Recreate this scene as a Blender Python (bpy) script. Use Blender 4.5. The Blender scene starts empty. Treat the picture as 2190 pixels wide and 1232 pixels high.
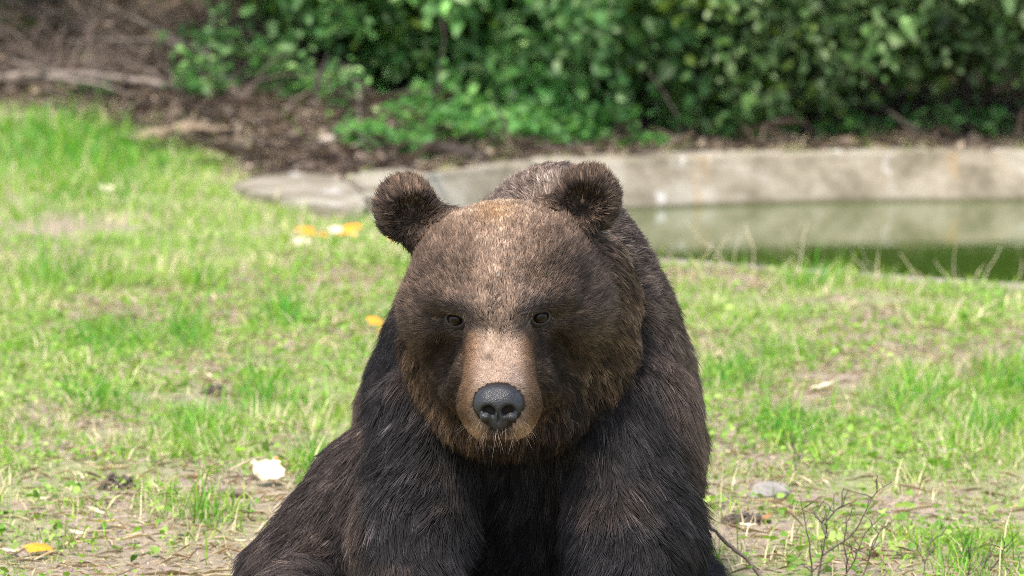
import bpy, bmesh, math, random
import numpy as np
from mathutils import Vector, Matrix, kdtree

random.seed(7)
RNG = np.random.default_rng(11)
FUR = True

# ------------------------------------------------------------------ camera, world, sun, exposure
scene = bpy.context.scene
COL = scene.collection
F_PX, CX, CY = 8918.0, 1095.0, 616.0
PITCH = math.atan((616 + 233) / F_PX)
CAM = np.array([0.0, 0.0, 1.48])
cam_data = bpy.data.cameras.new('camera')
cam_data.sensor_width = 36.0
cam_data.lens = 36.0 * F_PX / 2190.0
cam_data.clip_start = 0.1
cam_data.clip_end = 2000
cam_data.dof.use_dof = True
cam_data.dof.focus_distance = 8.02
cam_data.dof.aperture_fstop = 5.6
cam_data.dof.aperture_blades = 0
cam = bpy.data.objects.new('camera', cam_data)
cam.location = CAM
cam.rotation_euler = (math.pi / 2 - PITCH, 0, 0)
COL.objects.link(cam)
scene.camera = cam

SUN_EL, SUN_ROT = math.radians(65), math.radians(-152)
world = bpy.data.worlds.new('World')
scene.world = world
world.use_nodes = True
wn = world.node_tree.nodes
sky = wn.new('ShaderNodeTexSky')
sky.sky_type = 'NISHITA'
sky.sun_disc = False
sky.sun_elevation = SUN_EL
sky.sun_rotation = SUN_ROT
sky.dust_density = 2.5
sky.ozone_density = 0.6
wn['Background'].inputs['Strength'].default_value = 0.15
world.node_tree.links.new(sky.outputs[0], wn['Background'].inputs['Color'])
sun_data = bpy.data.lights.new('sun', 'SUN')
sun_data.energy = 2.5
sun_data.angle = math.radians(11)
sun_data.color = (1.0, 0.94, 0.84)
sun = bpy.data.objects.new('sun', sun_data)
SUN_DIR = Vector((math.sin(SUN_ROT) * math.cos(SUN_EL), math.cos(SUN_ROT) * math.cos(SUN_EL), math.sin(SUN_EL)))
sun.rotation_euler = SUN_DIR.to_track_quat('Z', 'Y').to_euler()
sun.location = (0, 8, 12)
COL.objects.link(sun)
vs = scene.view_settings
vs.view_transform = 'Standard'
vs.look = 'None'
vs.gamma = 1.0
vs.use_curve_mapping = False
vs.exposure = 1.3
scene.cycles.use_denoising = False   # the grain of the fur is lost otherwise
scene.cycles.use_adaptive_sampling = False
scene.cycles.sample_clamp_indirect = 1.5
scene.cycles.sample_clamp_direct = 1.5
scene.cycles.filter_width = 0.9
scene.cycles.max_bounces = 6
scene.cycles.diffuse_bounces = 3
scene.cycles.glossy_bounces = 3
scene.cycles_curves.shape = 'RIBBONS'
scene.cycles_curves.subdivisions = 2


# ------------------------------------------------------------------ helpers
def ray(px, py):
    u, v = (px - CX) / F_PX, (CY - py) / F_PX
    c, s = math.cos(PITCH), math.sin(PITCH)
    return np.array([u, c + v * s, -s + v * c])


def P(px, py, Y):
    """point at depth Y that the photograph shows at (px, py)"""
    d = ray(px, py)
    return CAM + d * (Y / d[1])


def G(px, py, z=0.0):
    """point at height z that the photograph shows at (px, py)"""
    d = ray(px, py)
    return CAM + d * ((z - CAM[2]) / d[2])


def project(p):
    q = p - CAM
    c, s = math.cos(PITCH), math.sin(PITCH)
    dep = q[:, 1] * c - q[:, 2] * s
    return CX + F_PX * q[:, 0] / dep, CY - F_PX * (q[:, 1] * s + q[:, 2] * c) / dep


_perm = np.random.default_rng(3).random((256, 256)).astype(np.float32)


def vnoise(x, y):
    xi, yi = np.floor(x).astype(int), np.floor(y).astype(int)
    fx, fy = x - xi, y - yi
    fx, fy = fx * fx * (3 - 2 * fx), fy * fy * (3 - 2 * fy)
    a, b = _perm[xi & 255, yi & 255], _perm[(xi + 1) & 255, yi & 255]
    c, d = _perm[xi & 255, (yi + 1) & 255], _perm[(xi + 1) & 255, (yi + 1) & 255]
    return (a * (1 - fx) + b * fx) * (1 - fy) + (c * (1 - fx) + d * fx) * fy


def fbm(x, y, o=4):
    r, a, t = 0.0, 0.5, 0.0
    for i in range(o):
        r = r + a * vnoise(x * 2 ** i + 17.3 * i, y * 2 ** i + 9.1 * i)
        t += a
        a *= 0.5
    return r / t


def noise3(p, f):
    """cheap smooth 3-vector noise"""
    a = vnoise(p[:, 0] * f + p[:, 1] * f * .37, p[:, 2] * f + p[:, 1] * f * .61)
    b = vnoise(p[:, 1] * f + p[:, 2] * f * .41 + 40, p[:, 0] * f - p[:, 2] * f * .53 + 80)
    c = vnoise(p[:, 2] * f + p[:, 0] * f * .47 + 120, p[:, 1] * f + p[:, 0] * f * .59 + 20)
    return np.stack([a, b, c], 1) * 2 - 1


def norm(v):
    return v / np.maximum(np.linalg.norm(v, axis=-1, keepdims=True), 1e-9)


def sstep(a, b, x):
    t = np.clip((x - a) / (b - a), 0, 1)
    return t * t * (3 - 2 * t)


def tag(o, label=None, cat=None, group=None, kind=None):
    if label: o['label'] = label
    if cat: o['category'] = cat
    if group: o['group'] = group
    if kind: o['kind'] = kind
    return o


def empty(name, loc):
    o = bpy.data.objects.new(name, None)
    o.location = loc
    o.empty_display_size = 0.1
    COL.objects.link(o)
    return o


def link(name, me, mat=None, parent=None, smooth=False):
    if mat is not None and len(me.materials) == 0:
        me.materials.append(mat)
    o = bpy.data.objects.new(name, me)
    COL.objects.link(o)
    if parent is not None:
        o.parent = parent
        o.matrix_parent_inverse = Matrix.Translation(-Vector(parent.location))
    if smooth:
        me.shade_smooth()
    return o


def mesh_np(name, verts, faces, n):
    """verts (N,3), faces (M,n) -> mesh, fast"""
    me = bpy.data.meshes.new(name)
    verts = np.asarray(verts, np.float32)
    faces = np.asarray(faces, np.int32)
    me.vertices.add(len(verts))
    me.vertices.foreach_set('co', verts.ravel())
    me.loops.add(faces.size)
    me.loops.foreach_set('vertex_index', faces.ravel())
    me.polygons.add(len(faces))
    me.polygons.foreach_set('loop_start', np.arange(0, faces.size, n, dtype=np.int32))
    me.update(calc_edges=True)
    return me


def set_col(me, cols, name='tint'):
    a = me.attributes.new(name, 'FLOAT_COLOR', 'POINT')
    c = np.ones((len(cols), 4), np.float32)
    c[:, :3] = cols
    a.data.foreach_set('color', c.ravel())


class NT:
    def __init__(self, name):
        self.m = bpy.data.materials.new(name)
        self.m.use_nodes = True
        self.t = self.m.node_tree
        self.n = self.t.nodes
        self.b = self.n['Principled BSDF']

    def new(self, kind, **kw):
        nd = self.n.new('ShaderNode' + kind)
        for k, v in kw.items():
            if k in nd.inputs: nd.inputs[k].default_value = v
            else: setattr(nd, k, v)
        return nd

    def link(self, a, b):
        self.t.links.new(a, b)

    def ramp(self, fac, stops):
        r = self.n.new('ShaderNodeValToRGB')
        el = r.color_ramp.elements
        while len(el) < len(stops): el.new(0.5)
        for e, (p, c) in zip(el, stops):
            e.position = p
            e.color = (*c, 1)
        self.link(fac, r.inputs[0])
        return r.outputs[0]

    def coords(self, which='Object'):
        return self.n.new('ShaderNodeTexCoord').outputs[which]

    def noise(self, scale, detail=6, rough=.6, vec=None):
        nd = self.new('TexNoise', Scale=scale, Detail=detail, Roughness=rough)
        if vec is not None: self.link(vec, nd.inputs['Vector'])
        return nd.outputs['Fac']

    def bump(self, h, strength, dist):
        bp = self.new('Bump', Strength=strength, Distance=dist)
        self.link(h, bp.inputs['Height'])
        self.link(bp.outputs[0], self.b.inputs['Normal'])


def mat_noise(name, c1, c2, scale=8, rough=.8, bump=.3, dist=.01, c3=None):
    t = NT(name)
    co = t.coords()
    f = t.noise(scale, 8, .65, co)
    st = [(.32, c1), (.66, c2)] if c3 is None else [(.28, c1), (.5, c2), (.72, c3)]
    t.link(t.ramp(f, st), t.b.inputs['Base Color'])
    t.b.inputs['Roughness'].default_value = rough
    t.bump(t.noise(scale * 5, 6, .6, co), bump, dist)
    return t.m


def mat_leaf(name, attr='tint', rough=.5, trans=.35):
    t = NT(name)
    a = t.new('Attribute', attribute_name=attr)
    t.link(a.outputs['Color'], t.b.inputs['Base Color'])
    t.b.inputs['Roughness'].default_value = rough
    t.b.inputs['Specular IOR Level'].default_value = .35
    tr = t.new('BsdfTranslucent')
    hs = t.new('HueSaturation', Saturation=1.1, Value=1.2)
    t.link(a.outputs['Color'], hs.inputs['Color'])
    t.link(hs.outputs[0], tr.inputs['Color'])
    mx = t.new('MixShader', Fac=trans)
    t.link(t.b.outputs[0], mx.inputs[1])
    t.link(tr.outputs[0], mx.inputs[2])
    t.link(mx.outputs[0], t.n['Material Output'].inputs['Surface'])
    return t.m


# ------------------------------------------------------------------ signed distance shapes and surface nets
def smin(a, b, k):
    h = np.maximum(k - np.abs(a - b), 0) / k
    return np.minimum(a, b) - h * h * k * .25


def rot(rx=0, ry=0, rz=0):
    return np.array(Matrix.Rotation(math.radians(rz), 3, 'Z') @ Matrix.Rotation(math.radians(ry), 3, 'Y') @ Matrix.Rotation(math.radians(rx), 3, 'X'))


def ell(c, r, R=None):
    c, r = np.asarray(c, float), np.asarray(r, float)
    def f(p):
        q = p - c
        if R is not None: q = q @ R
        k0 = np.linalg.norm(q / r, axis=1)
        k1 = np.linalg.norm(q / (r * r), axis=1)
        return k0 * (k0 - 1) / np.maximum(k1, 1e-6)
    return f


def cone(a, ra, b, rb):
    a, b = np.asarray(a, float), np.asarray(b, float)
    ba = b - a
    def f(p):
        t = np.clip((p - a) @ ba / (ba @ ba), 0, 1)
        return np.linalg.norm(p - a - t[:, None] * ba, axis=1) - (ra + (rb - ra) * t)
    return f


def rbox(c, h, rad, R):
    c, h = np.asarray(c, float), np.asarray(h, float) - rad
    def f(p):
        q = np.abs((p - c) @ R) - h
        return np.linalg.norm(np.maximum(q, 0), axis=1) + np.minimum(q.max(1), 0) - rad
    return f


def surface_nets(fn, lo, hi, h, q=4):
    lo = np.asarray(lo, float)
    n = ((np.asarray(hi) - lo) / (h * q)).astype(int) + 1
    ax = [lo[i] + (np.arange(n[i]) + .5) * h * q for i in range(3)]
    g = np.stack(np.meshgrid(*ax, indexing='ij'), -1).reshape(-1, 3)
    co = fn(g).reshape(n)
    near = np.abs(co) < h * q * 1.6
    up = lambda a: a.repeat(q, 0).repeat(q, 1).repeat(q, 2)
    f = up(co)
    m = np.argwhere(up(near))
    f[tuple(m.T)] = fn(lo + (m + .5) * h)
    s = f < 0
    cnt = np.zeros(np.array(s.shape) - 1, np.int8)
    offs = [(i, j, k) for i in (0, 1) for j in (0, 1) for k in (0, 1)]
    sl = lambda o: tuple(slice(o[i], s.shape[i] - 1 + o[i]) for i in range(3))
    for o in offs: cnt += s[sl(o)]
    act = np.argwhere((cnt > 0) & (cnt < 8))
    idx = -np.ones(cnt.shape, np.int64)
    idx[tuple(act.T)] = np.arange(len(act))
    pos, num = np.zeros((len(act), 3)), np.zeros(len(act))
    for a in offs:
        for d in range(3):
            if a[d]: continue
            b = list(a); b[d] = 1
            fa, fb = f[tuple((act + a).T)], f[tuple((act + b).T)]
            cr = (fa < 0) != (fb < 0)
            t = np.where(cr, fa / np.where(cr, fa - fb, 1), 0)
            e = np.array(a) + t[:, None] * (np.array(b) - a)
            pos += np.where(cr[:, None], e, 0)
            num += cr
    v = lo + (act + pos / num[:, None] + .5) * h
    faces = []
    for d in range(3):
        e1, e2 = (d + 1) % 3, (d + 2) % 3
        A = [slice(None)] * 3; Bq = [slice(None)] * 3
        A[d] = slice(0, -1); Bq[d] = slice(1, None)
        c = np.argwhere(s[tuple(A)] != s[tuple(Bq)])
        c = c[(c[:, e1] > 0) & (c[:, e2] > 0) & (c[:, e1] < s.shape[e1] - 1) & (c[:, e2] < s.shape[e2] - 1)]
        u1, u2 = np.eye(3, dtype=int)[e1], np.eye(3, dtype=int)[e2]
        qd = np.stack([idx[tuple((c - u1 - u2).T)], idx[tuple((c - u2).T)], idx[tuple(c.T)], idx[tuple((c - u1).T)]], 1)
        inside = s[tuple(c.T)]
        qd[~inside] = qd[~inside][:, ::-1]
        faces.append(qd[(qd >= 0).all(1)])
    for _ in range(2):
        fv = fn(v)
        v = v - np.clip(fv, -h, h)[:, None] * sdf_grad(fn, v, h * .5) * .8
    return v, np.concatenate(faces)


def sdf_grad(fn, p, e=.003):
    g = np.stack([fn(p + np.eye(3)[i] * e) - fn(p - np.eye(3)[i] * e) for i in range(3)], 1)
    return norm(g)


#ENV_BEGIN
# ------------------------------------------------------------------ terrain
def poly_sd(x, y, poly):
    """signed distance to a closed polygon (negative inside)"""
    poly = np.asarray(poly, float)
    d = np.full(x.shape, 1e9)
    ins = np.zeros(x.shape, bool)
    for (x0, y0), (x1, y1) in zip(poly, np.roll(poly, -1, 0)):
        ex, ey = x1 - x0, y1 - y0
        t = np.clip(((x - x0) * ex + (y - y0) * ey) / (ex * ex + ey * ey), 0, 1)
        d = np.minimum(d, np.hypot(x - x0 - t * ex, y - y0 - t * ey))
        c = (y0 > y) != (y1 > y)
        xi = x0 + (y - y0) * ex / (ey if abs(ey) > 1e-9 else 1e-9)
        ins ^= c & (x < xi)
    return np.where(ins, -d, d)


def smooth_line(pts, n):
    """Catmull-Rom through the points"""
    p = np.asarray(pts, float)
    p = np.concatenate([[2 * p[0] - p[1]], p, [2 * p[-1] - p[-2]]])
    out = []
    for i in range(1, len(p) - 2):
        for t in np.linspace(0, 1, n, endpoint=False):
            a, b, c, d = p[i - 1:i + 3]
            out.append(.5 * (2 * b + (c - a) * t + (2 * a - 5 * b + 4 * c - d) * t * t + (3 * b - a - 3 * c + d) * t ** 3))
    out.append(p[-2])
    return np.array(out)


# top front edge of the far wall, right to left, then round the hidden left end, then the near edge
FAR_TOP = [(10.5, 24.3), (6.0, 23.8)] + [tuple(G(px, py, .03)[:2]) for px, py in ((2190, 333), (1950, 335), (1700, 339), (1480, 345), (1330, 351), (1180, 357), (1050, 365), (930, 378))]
FAR_TOP = smooth_line(FAR_TOP + [(-.52, 20.75), (-.66, 20.2), (-.68, 19.5)], 5)
NEAR = smooth_line([(-.68, 19.3), (-.5, 18.4), (-.05, 17.55)] + [tuple(G(px, py, .02)[:2]) for px, py in ((1390, 551), (1830, 583), (2190, 606))] + [(3.3, 15.1), (5.2, 14.5), (10.5, 14.0)], 5)
POOL = np.concatenate([FAR_TOP, NEAR])
SLAB_PX = [(497, 400), (560, 381), (640, 374), (722, 384), (762, 408), (792, 445), (775, 458), (700, 449), (600, 433), (530, 418)]
SLAB = np.array([G(a, b, .03)[:2] for a, b in SLAB_PX])


def height(x, y):
    z = (fbm(x * .7 + 3, y * .7) - .5) * .07 + (fbm(x * 3.1, y * 3.1 + 7) - .5) * .035
    z = z * sstep(9.0, 10.5, np.abs(y - 8.0) + np.abs(x) * .3 + 8.2)
    left = sstep(.4, -1.2, x)
    y0 = 23.9 - 2.5 * left
    r = np.maximum(y - y0, 0)
    z = z + np.minimum(.1 * r - .012 * r * left, .6) + .3 * np.maximum(r - 3.0, 0) * sstep(0, 3, r - 2)
    z = np.where(z > 5, 5 + (z - 5) * .02, z)
    return z


def ground_z(x, y):
    x, y = np.asarray(x, float), np.asarray(y, float)
    z = height(x, y)
    sd = poly_sd(x, y, POOL)
    z = np.where((y > 13) & (y < 26), z * (1 - .8 * sstep(.8, .1, np.abs(sd))), z)
    return z - .7 * sstep(.0, -.22, sd)


def gz(x, y):
    return float(ground_z(np.array([x]), np.array([y]))[0])


def on_ground(px, py):
    """ground point seen at a pixel of the photograph"""
    d = ray(px, py)
    t = np.linspace(7, 34, 1500)
    q = CAM + t[:, None] * d
    i = np.argmax(q[:, 2] < ground_z(q[:, 0], q[:, 1]))
    return q[i]


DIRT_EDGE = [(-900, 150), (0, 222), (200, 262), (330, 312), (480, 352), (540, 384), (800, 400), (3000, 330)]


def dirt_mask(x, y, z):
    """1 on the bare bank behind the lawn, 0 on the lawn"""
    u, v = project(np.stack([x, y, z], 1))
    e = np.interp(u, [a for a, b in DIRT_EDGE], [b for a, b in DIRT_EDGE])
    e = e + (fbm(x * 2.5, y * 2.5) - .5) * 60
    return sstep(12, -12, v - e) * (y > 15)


BARE = [(250, 1040, 95, 42, .9), (460, 835, 65, 32, .9), (430, 785, 160, 36, .92), (300, 1135, 330, 62, .97), (110, 1215, 260, 60, .93),
        (600, 940, 75, 42, .5), (515, 597, 55, 17, .95), (790, 602, 70, 16, .6), (1710, 858, 120, 38, .85), (1655, 1060, 170, 48, .92),
        (1600, 1155, 140, 70, .97), (1850, 1190, 140, 50, .88), (2130, 1215, 95, 40, .85), (2060, 965, 90, 40, .5), (250, 470, 90, 28, .75),
        (90, 890, 110, 30, .7), (150, 965, 160, 36, .75), (350, 1000, 130, 34, .75), (560, 1180, 120, 50, .75), (1950, 1100, 130, 45, .85), (2120, 1080, 100, 45, .75), (1750, 700, 120, 16, .6), (650, 780, 90, 20, .6), (1900, 780, 90, 18, .55), (1950, 700, 90, 20, .35), (1800, 560, 80, 12, .3), (660, 1120, 80, 40, .4), (60, 1020, 90, 30, .4)]
LUSH = [(230, 745, 75, 38), (400, 725, 45, 24), (560, 855, 75, 38), (210, 862, 65, 28), (430, 935, 65, 38), (1670, 765, 75, 38), (1560, 805, 85, 35),
        (1690, 930, 85, 36), (2085, 1205, 95, 36), (1950, 862, 70, 30), (440, 1115, 85, 28), (430, 612, 35, 20), (160, 330, 330, 90), (2150, 830, 90, 40),
        (2120, 930, 100, 40), (880, 560, 60, 30), (620, 690, 60, 30), (1740, 610, 60, 16), (100, 600, 120, 30), (680, 1010, 70, 30)]


def patch(u, v, lst):
    r = np.zeros(u.shape)
    for c in lst:
        r = np.maximum(r, (c[4] if len(c) > 4 else 1) * np.exp(-(((u - c[0]) / c[2]) ** 2 + ((v - c[1]) / c[3]) ** 2)))
    return r


def bare_field(x, y, u, v):
    n = fbm(x * 1.5 + 4, y * .8 + 8, 4)
    return np.maximum(patch(u, v, BARE), .88 * sstep(.505, .6, n) * (1 - patch(u, v, LUSH)))


def axis_steps(parts):
    out = [parts[0][0]]
    for a, b, s in parts:
        n = max(1, int(round((b - a) / s)))
        out += list(a + (b - a) * np.arange(1, n + 1) / n)
    return np.array(out)


def build_ground():
    xs = axis_steps([(-400, -40, 60), (-40, -7, 1.5), (-7, 7, .07), (7, 11, .25), (11, 41, 1.5), (41, 400, 60)])
    ys = axis_steps([(-200, -10, 30), (-10, 7, 1.0), (7, 26, .07), (26, 34, .3), (34, 60, 2), (60, 700, 80)])
    X, Y = np.meshgrid(xs, ys, indexing='ij')
    x, y = X.ravel(), Y.ravel()
    z = ground_z(x, y)
    i = np.arange(len(x)).reshape(X.shape)
    f = np.stack([i[:-1, :-1], i[1:, :-1], i[1:, 1:], i[:-1, 1:]], -1).reshape(-1, 4)
    me = mesh_np('ground', np.stack([x, y, z], 1), f, 4)
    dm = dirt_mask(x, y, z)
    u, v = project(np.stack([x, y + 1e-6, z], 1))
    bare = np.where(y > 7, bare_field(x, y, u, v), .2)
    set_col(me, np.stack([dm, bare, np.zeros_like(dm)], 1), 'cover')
    t = NT('soil_and_turf')
    co = t.coords()
    at = t.new('Attribute', attribute_name='cover')
    sp = t.new('SeparateColor')
    t.link(at.outputs['Color'], sp.inputs[0])
    fine, mid = t.noise(38, 8, .7, co), t.noise(3.5, 6, .6, co)
    soil = t.ramp(fine, [(.25, (.12, .088, .06)), (.5, (.28, .215, .155)), (.75, (.48, .39, .3))])
    turf = t.ramp(fine, [(.25, (.1, .13, .035)), (.5, (.2, .25, .07)), (.75, (.36, .37, .15))])
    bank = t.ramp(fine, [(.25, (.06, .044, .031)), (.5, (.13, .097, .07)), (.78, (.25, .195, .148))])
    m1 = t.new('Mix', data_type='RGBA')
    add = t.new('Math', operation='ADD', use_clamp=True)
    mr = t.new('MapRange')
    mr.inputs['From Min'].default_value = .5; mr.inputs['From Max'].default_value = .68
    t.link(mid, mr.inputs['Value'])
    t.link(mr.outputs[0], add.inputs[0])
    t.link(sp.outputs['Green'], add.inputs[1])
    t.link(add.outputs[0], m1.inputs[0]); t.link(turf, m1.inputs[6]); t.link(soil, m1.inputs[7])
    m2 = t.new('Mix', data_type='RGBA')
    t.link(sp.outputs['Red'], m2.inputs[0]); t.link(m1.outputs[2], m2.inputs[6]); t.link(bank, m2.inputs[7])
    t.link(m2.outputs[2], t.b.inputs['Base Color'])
    t.b.inputs['Roughness'].default_value = .95
    t.bump(fine, .7, .02)
    o = link('ground', me, t.m, None, True)
    tag(o, 'patchy lawn and bare soil rising to a wooded bank', kind='structure')


build_ground()

# ------------------------------------------------------------------ pool: water, wall, slab, kerb
def prism(name, outline, z0, z1, mat, parent, bevel=.01):
    bm = bmesh.new()
    vs_ = [bm.verts.new((x, y, z0)) for x, y in outline]
    f = bm.faces.new(vs_)
    if f.normal.z > 0 or f.calc_area() < 0: pass
    bm.normal_update()
    if f.normal.z < 0: f.normal_flip()
    r = bmesh.ops.extrude_face_region(bm, geom=[f])
    top = [e for e in r['geom'] if isinstance(e, bmesh.types.BMVert)]
    bmesh.ops.translate(bm, verts=top, vec=(0, 0, z1 - z0))
    bmesh.ops.recalc_face_normals(bm, faces=bm.faces)
    if bevel:
        ed = [e for e in bm.edges if all(v in top for v in e.verts)]
        bmesh.ops.bevel(bm, geom=ed, offset=bevel, segments=2, affect='EDGES')
    me = bpy.data.meshes.new(name)
    bm.to_mesh(me); bm.free()
    return link(name, me, mat, parent)


def band(name, rows, mat, parent=None):
    """rows: list of equal-length polylines -> strip surface"""
    rows = np.array(rows)
    n, m = rows.shape[:2]
    i = np.arange(n * m).reshape(n, m)
    f = np.stack([i[:-1, :-1], i[:-1, 1:], i[1:, 1:], i[1:, :-1]], -1).reshape(-1, 4)
    me = mesh_np(name, rows.reshape(-1, 3), f, 4)
    bm = bmesh.new(); bm.from_mesh(me)
    bmesh.ops.recalc_face_normals(bm, faces=bm.faces)
    bm.to_mesh(me); bm.free()
    return link(name, me, mat, parent, False)


def mat_concrete():
    t = NT('old_concrete')
    co = t.coords()
    big, fine = t.noise(2.2, 8, .68, co), t.noise(45, 8, .7, co)
    base = t.ramp(big, [(.38, (.13, .11, .07)), (.5, (.25, .215, .155)), (.62, (.36, .33, .265))])
    mul = t.new('Mix', data_type='RGBA', blend_type='MULTIPLY')
    mul.inputs[0].default_value = .55
    t.link(base, mul.inputs[6])
    t.link(t.ramp(fine, [(.3, (.55, .52, .48)), (.65, (1, 1, 1))]), mul.inputs[7])
    # rusty seep marks and pale lime runs
    mp = t.new('Mapping'); mp.inputs['Scale'].default_value = (2.2, .6, .6)
    t.link(co, mp.inputs[0])
    rust = t.ramp(t.noise(2.1, 3, .5, mp.outputs[0]), [(.61, (0, 0, 0)), (.76, (.5, .5, .5))])
    mx = t.new('Mix', data_type='RGBA')
    mx.inputs[7].default_value = (.4, .22, .06, 1)
    t.link(rust, mx.inputs[0]); t.link(mul.outputs[2], mx.inputs[6])
    mp2 = t.new('Mapping'); mp2.inputs['Location'].default_value = (7, 3, 1); mp2.inputs['Scale'].default_value = (3, 1, 1)
    t.link(co, mp2.inputs[0])
    lime = t.ramp(t.noise(3.2, 4, .6, mp2.outputs[0]), [(.6, (0, 0, 0)), (.7, (.7, .7, .7))])
    mx2 = t.new('Mix', data_type='RGBA')
    mx2.inputs[7].default_value = (.55, .53, .5, 1)
    t.link(lime, mx2.inputs[0]); t.link(mx.outputs[2], mx2.inputs[6])
    # dark algae line just above the water
    sz = t.new('SeparateXYZ')
    t.link(t.n.new('ShaderNodeNewGeometry').outputs['Position'], sz.inputs[0])
    al = t.new('MapRange')
    al.inputs['From Min'].default_value = -.168; al.inputs['From Max'].default_value = -.195
    al.inputs['To Max'].default_value = .8
    t.link(sz.outputs['Z'], al.inputs['Value'])
    mx3 = t.new('Mix', data_type='RGBA')
    mx3.inputs[7].default_value = (.07, .06, .025, 1)
    t.link(al.outputs[0], mx3.inputs[0]); t.link(mx2.outputs[2], mx3.inputs[6])
    t.link(mx3.outputs[2], t.b.inputs['Base Color'])
    t.b.inputs['Roughness'].default_value = .9
    t.bump(fine, .5, .008)
    return t.m


concrete = mat_concrete()
N_ = len(FAR_TOP)
tg = np.gradient(FAR_TOP, axis=0)
tg /= np.linalg.norm(tg, axis=1, keepdims=True)
nin = np.stack([-tg[:, 1], tg[:, 0]], 1)               # towards the water
if (nin[3] * (np.array([6, 18]) - FAR_TOP[3])).sum() < 0: nin = -nin
wob = (fbm(FAR_TOP[:, 0] * 3, FAR_TOP[:, 1] * 3) - .5) * .03
slope = np.interp(FAR_TOP[:, 0], [-.7, .6, 2.0, 3.0], [.16, .16, .18, .22])
lipw = np.interp(FAR_TOP[:, 0], [-.7, -.2, .4], [.06, .1, 1.0])
rowat = lambda off, z: np.concatenate([FAR_TOP + nin * (np.asarray(off) * np.ones(N_))[:, None], (z * np.ones(N_))[:, None]], 1)
pool_wall = empty('pool_wall', (2, 23, 0))
tag(pool_wall, 'sloping pale concrete wall along the far side of the pool, stained with rust', 'wall')
band('wall_face', [rowat(0, .032 + wob * .5), rowat(slope * .3, -.03), rowat(slope * .6, -.1), rowat(slope * .86 + wob, -.165), rowat(slope + wob, -.215), rowat(slope * 1.6, -.5)], concrete, pool_wall)
band('coping', [rowat(-.62 * lipw, -.03), rowat(-.58 * lipw, .042 + wob * .6), rowat(-.3 * lipw, .052 + wob * .4), rowat(-.04 * lipw, .05 + wob * .4), rowat(.01, .042 + wob * .4), rowat(.018, .0)], concrete, pool_wall)

slab = empty('concrete_slab', (*SLAB.mean(0), 0))
tag(slab, 'cracked pale concrete slab lying in the grass left of the bear', 'slab')
prism('slab_panel', SLAB, -.1, .045, concrete, slab, .012)
prism('slab_panel', [G(a, b, .03)[:2] for a, b in ((737, 383), (800, 372), (862, 366), (905, 378), (900, 420), (850, 468), (803, 446), (774, 408))], -.1, .05, concrete, slab, .012)

def mat_water():
    t = NT('pond_water')
    co = t.coords()
    t.b.inputs['Base Color'].default_value = (.045, .085, .01, 1)
    t.b.inputs['Roughness'].default_value = .025
    t.b.inputs['IOR'].default_value = 1.36
    mp = t.new('Mapping'); mp.inputs['Scale'].default_value = (1, 2.5, 1)
    t.link(co, mp.inputs[0])
    t.bump(t.noise(3.5, 3, .5, mp.outputs[0]), .05, .02)
    return t.m


wp = POOL
bm = bmesh.new()
f = bm.faces.new([bm.verts.new((x, y, -.2)) for x, y in wp])
bm.normal_update()
if f.normal.z < 0: f.normal_flip()
bmesh.ops.triangulate(bm, faces=bm.faces)
me = bpy.data.meshes.new('water'); bm.to_mesh(me); bm.free()
tag(link('water', me, mat_water()), 'still green pool water reflecting the far wall', kind='structure')

ntg = np.gradient(NEAR, axis=0); ntg /= np.linalg.norm(ntg, axis=1, keepdims=True)
nn = np.stack([-ntg[:, 1], ntg[:, 0]], 1)
if (nn[10] * (np.array([4, 19]) - NEAR[10])).sum() < 0: nn = -nn
kr = lambda off, z: np.concatenate([NEAR + nn * off, np.full((len(NEAR), 1), z)], 1)
tag(band('pool_kerb', [kr(-.06, -.05), kr(-.05, .012), kr(.06, .016), kr(.07, .006), kr(.08, -.5)], concrete), 'narrow pale concrete kerb along the grassy near edge of the pool', 'kerb')


# ------------------------------------------------------------------ leaves, blades, branches
def leaf_cloud(pos, nrm, dirv, size, aspect, cols, fold=.25):
    """six-cornered folded leaves as one mesh; returns mesh"""
    N = len(pos)
    nrm = norm(nrm)
    d = norm(dirv - (dirv * nrm).sum(1, keepdims=True) * nrm)
    s = np.cross(nrm, d)
    L, Wd = size[:, None], (size * aspect)[:, None]
    base = pos
    V = np.stack([base, base + d * L * .3 - s * Wd * .42 + nrm * Wd * fold, base + d * L * .65 - s * Wd * .36 + nrm * Wd * fold * .8,
                  base + d * L - nrm * L * .12, base + d * L * .65 + s * Wd * .36 + nrm * Wd * fold * .8, base + d * L * .3 + s * Wd * .42 + nrm * Wd * fold], 1)
    F = np.array([[0, 1, 2], [0, 2, 3], [0, 3, 4], [0, 4, 5]])
    f = (np.arange(N)[:, None, None] * 6 + F).reshape(-1, 3)
    me = mesh_np('leaves', V.reshape(-1, 3), f, 3)
    set_col(me, np.repeat(cols, 6, 0))
    return me


def tube_mesh(paths, sides=6, cap=True):
    """paths: list of (points, radii) -> verts, faces"""
    V, F, n0 = [], [], 0
    for pts, rad in paths:
        pts = np.asarray(pts, float); rad = np.broadcast_to(np.asarray(rad, float), (len(pts),))
        tg = norm(np.gradient(pts, axis=0))
        ref = np.array([0, 0, 1.0]) if abs(tg[0, 2]) < .9 else np.array([1.0, 0, 0])
        a = norm(np.cross(tg, ref)); b = np.cross(tg, a)
        th = np.arange(sides) * 2 * math.pi / sides
        ring = pts[:, None] + rad[:, None, None] * (np.cos(th)[None, :, None] * a[:, None] + np.sin(th)[None, :, None] * b[:, None])
        V.append(ring.reshape(-1, 3))
        i = n0 + np.arange(len(pts) * sides).reshape(len(pts), sides)
        j = np.roll(i, -1, 1)
        F.append(np.stack([i[:-1], j[:-1], j[1:], i[1:]], -1).reshape(-1, 4))
        n0 += len(pts) * sides
    return np.concatenate(V), np.concatenate(F)


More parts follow.
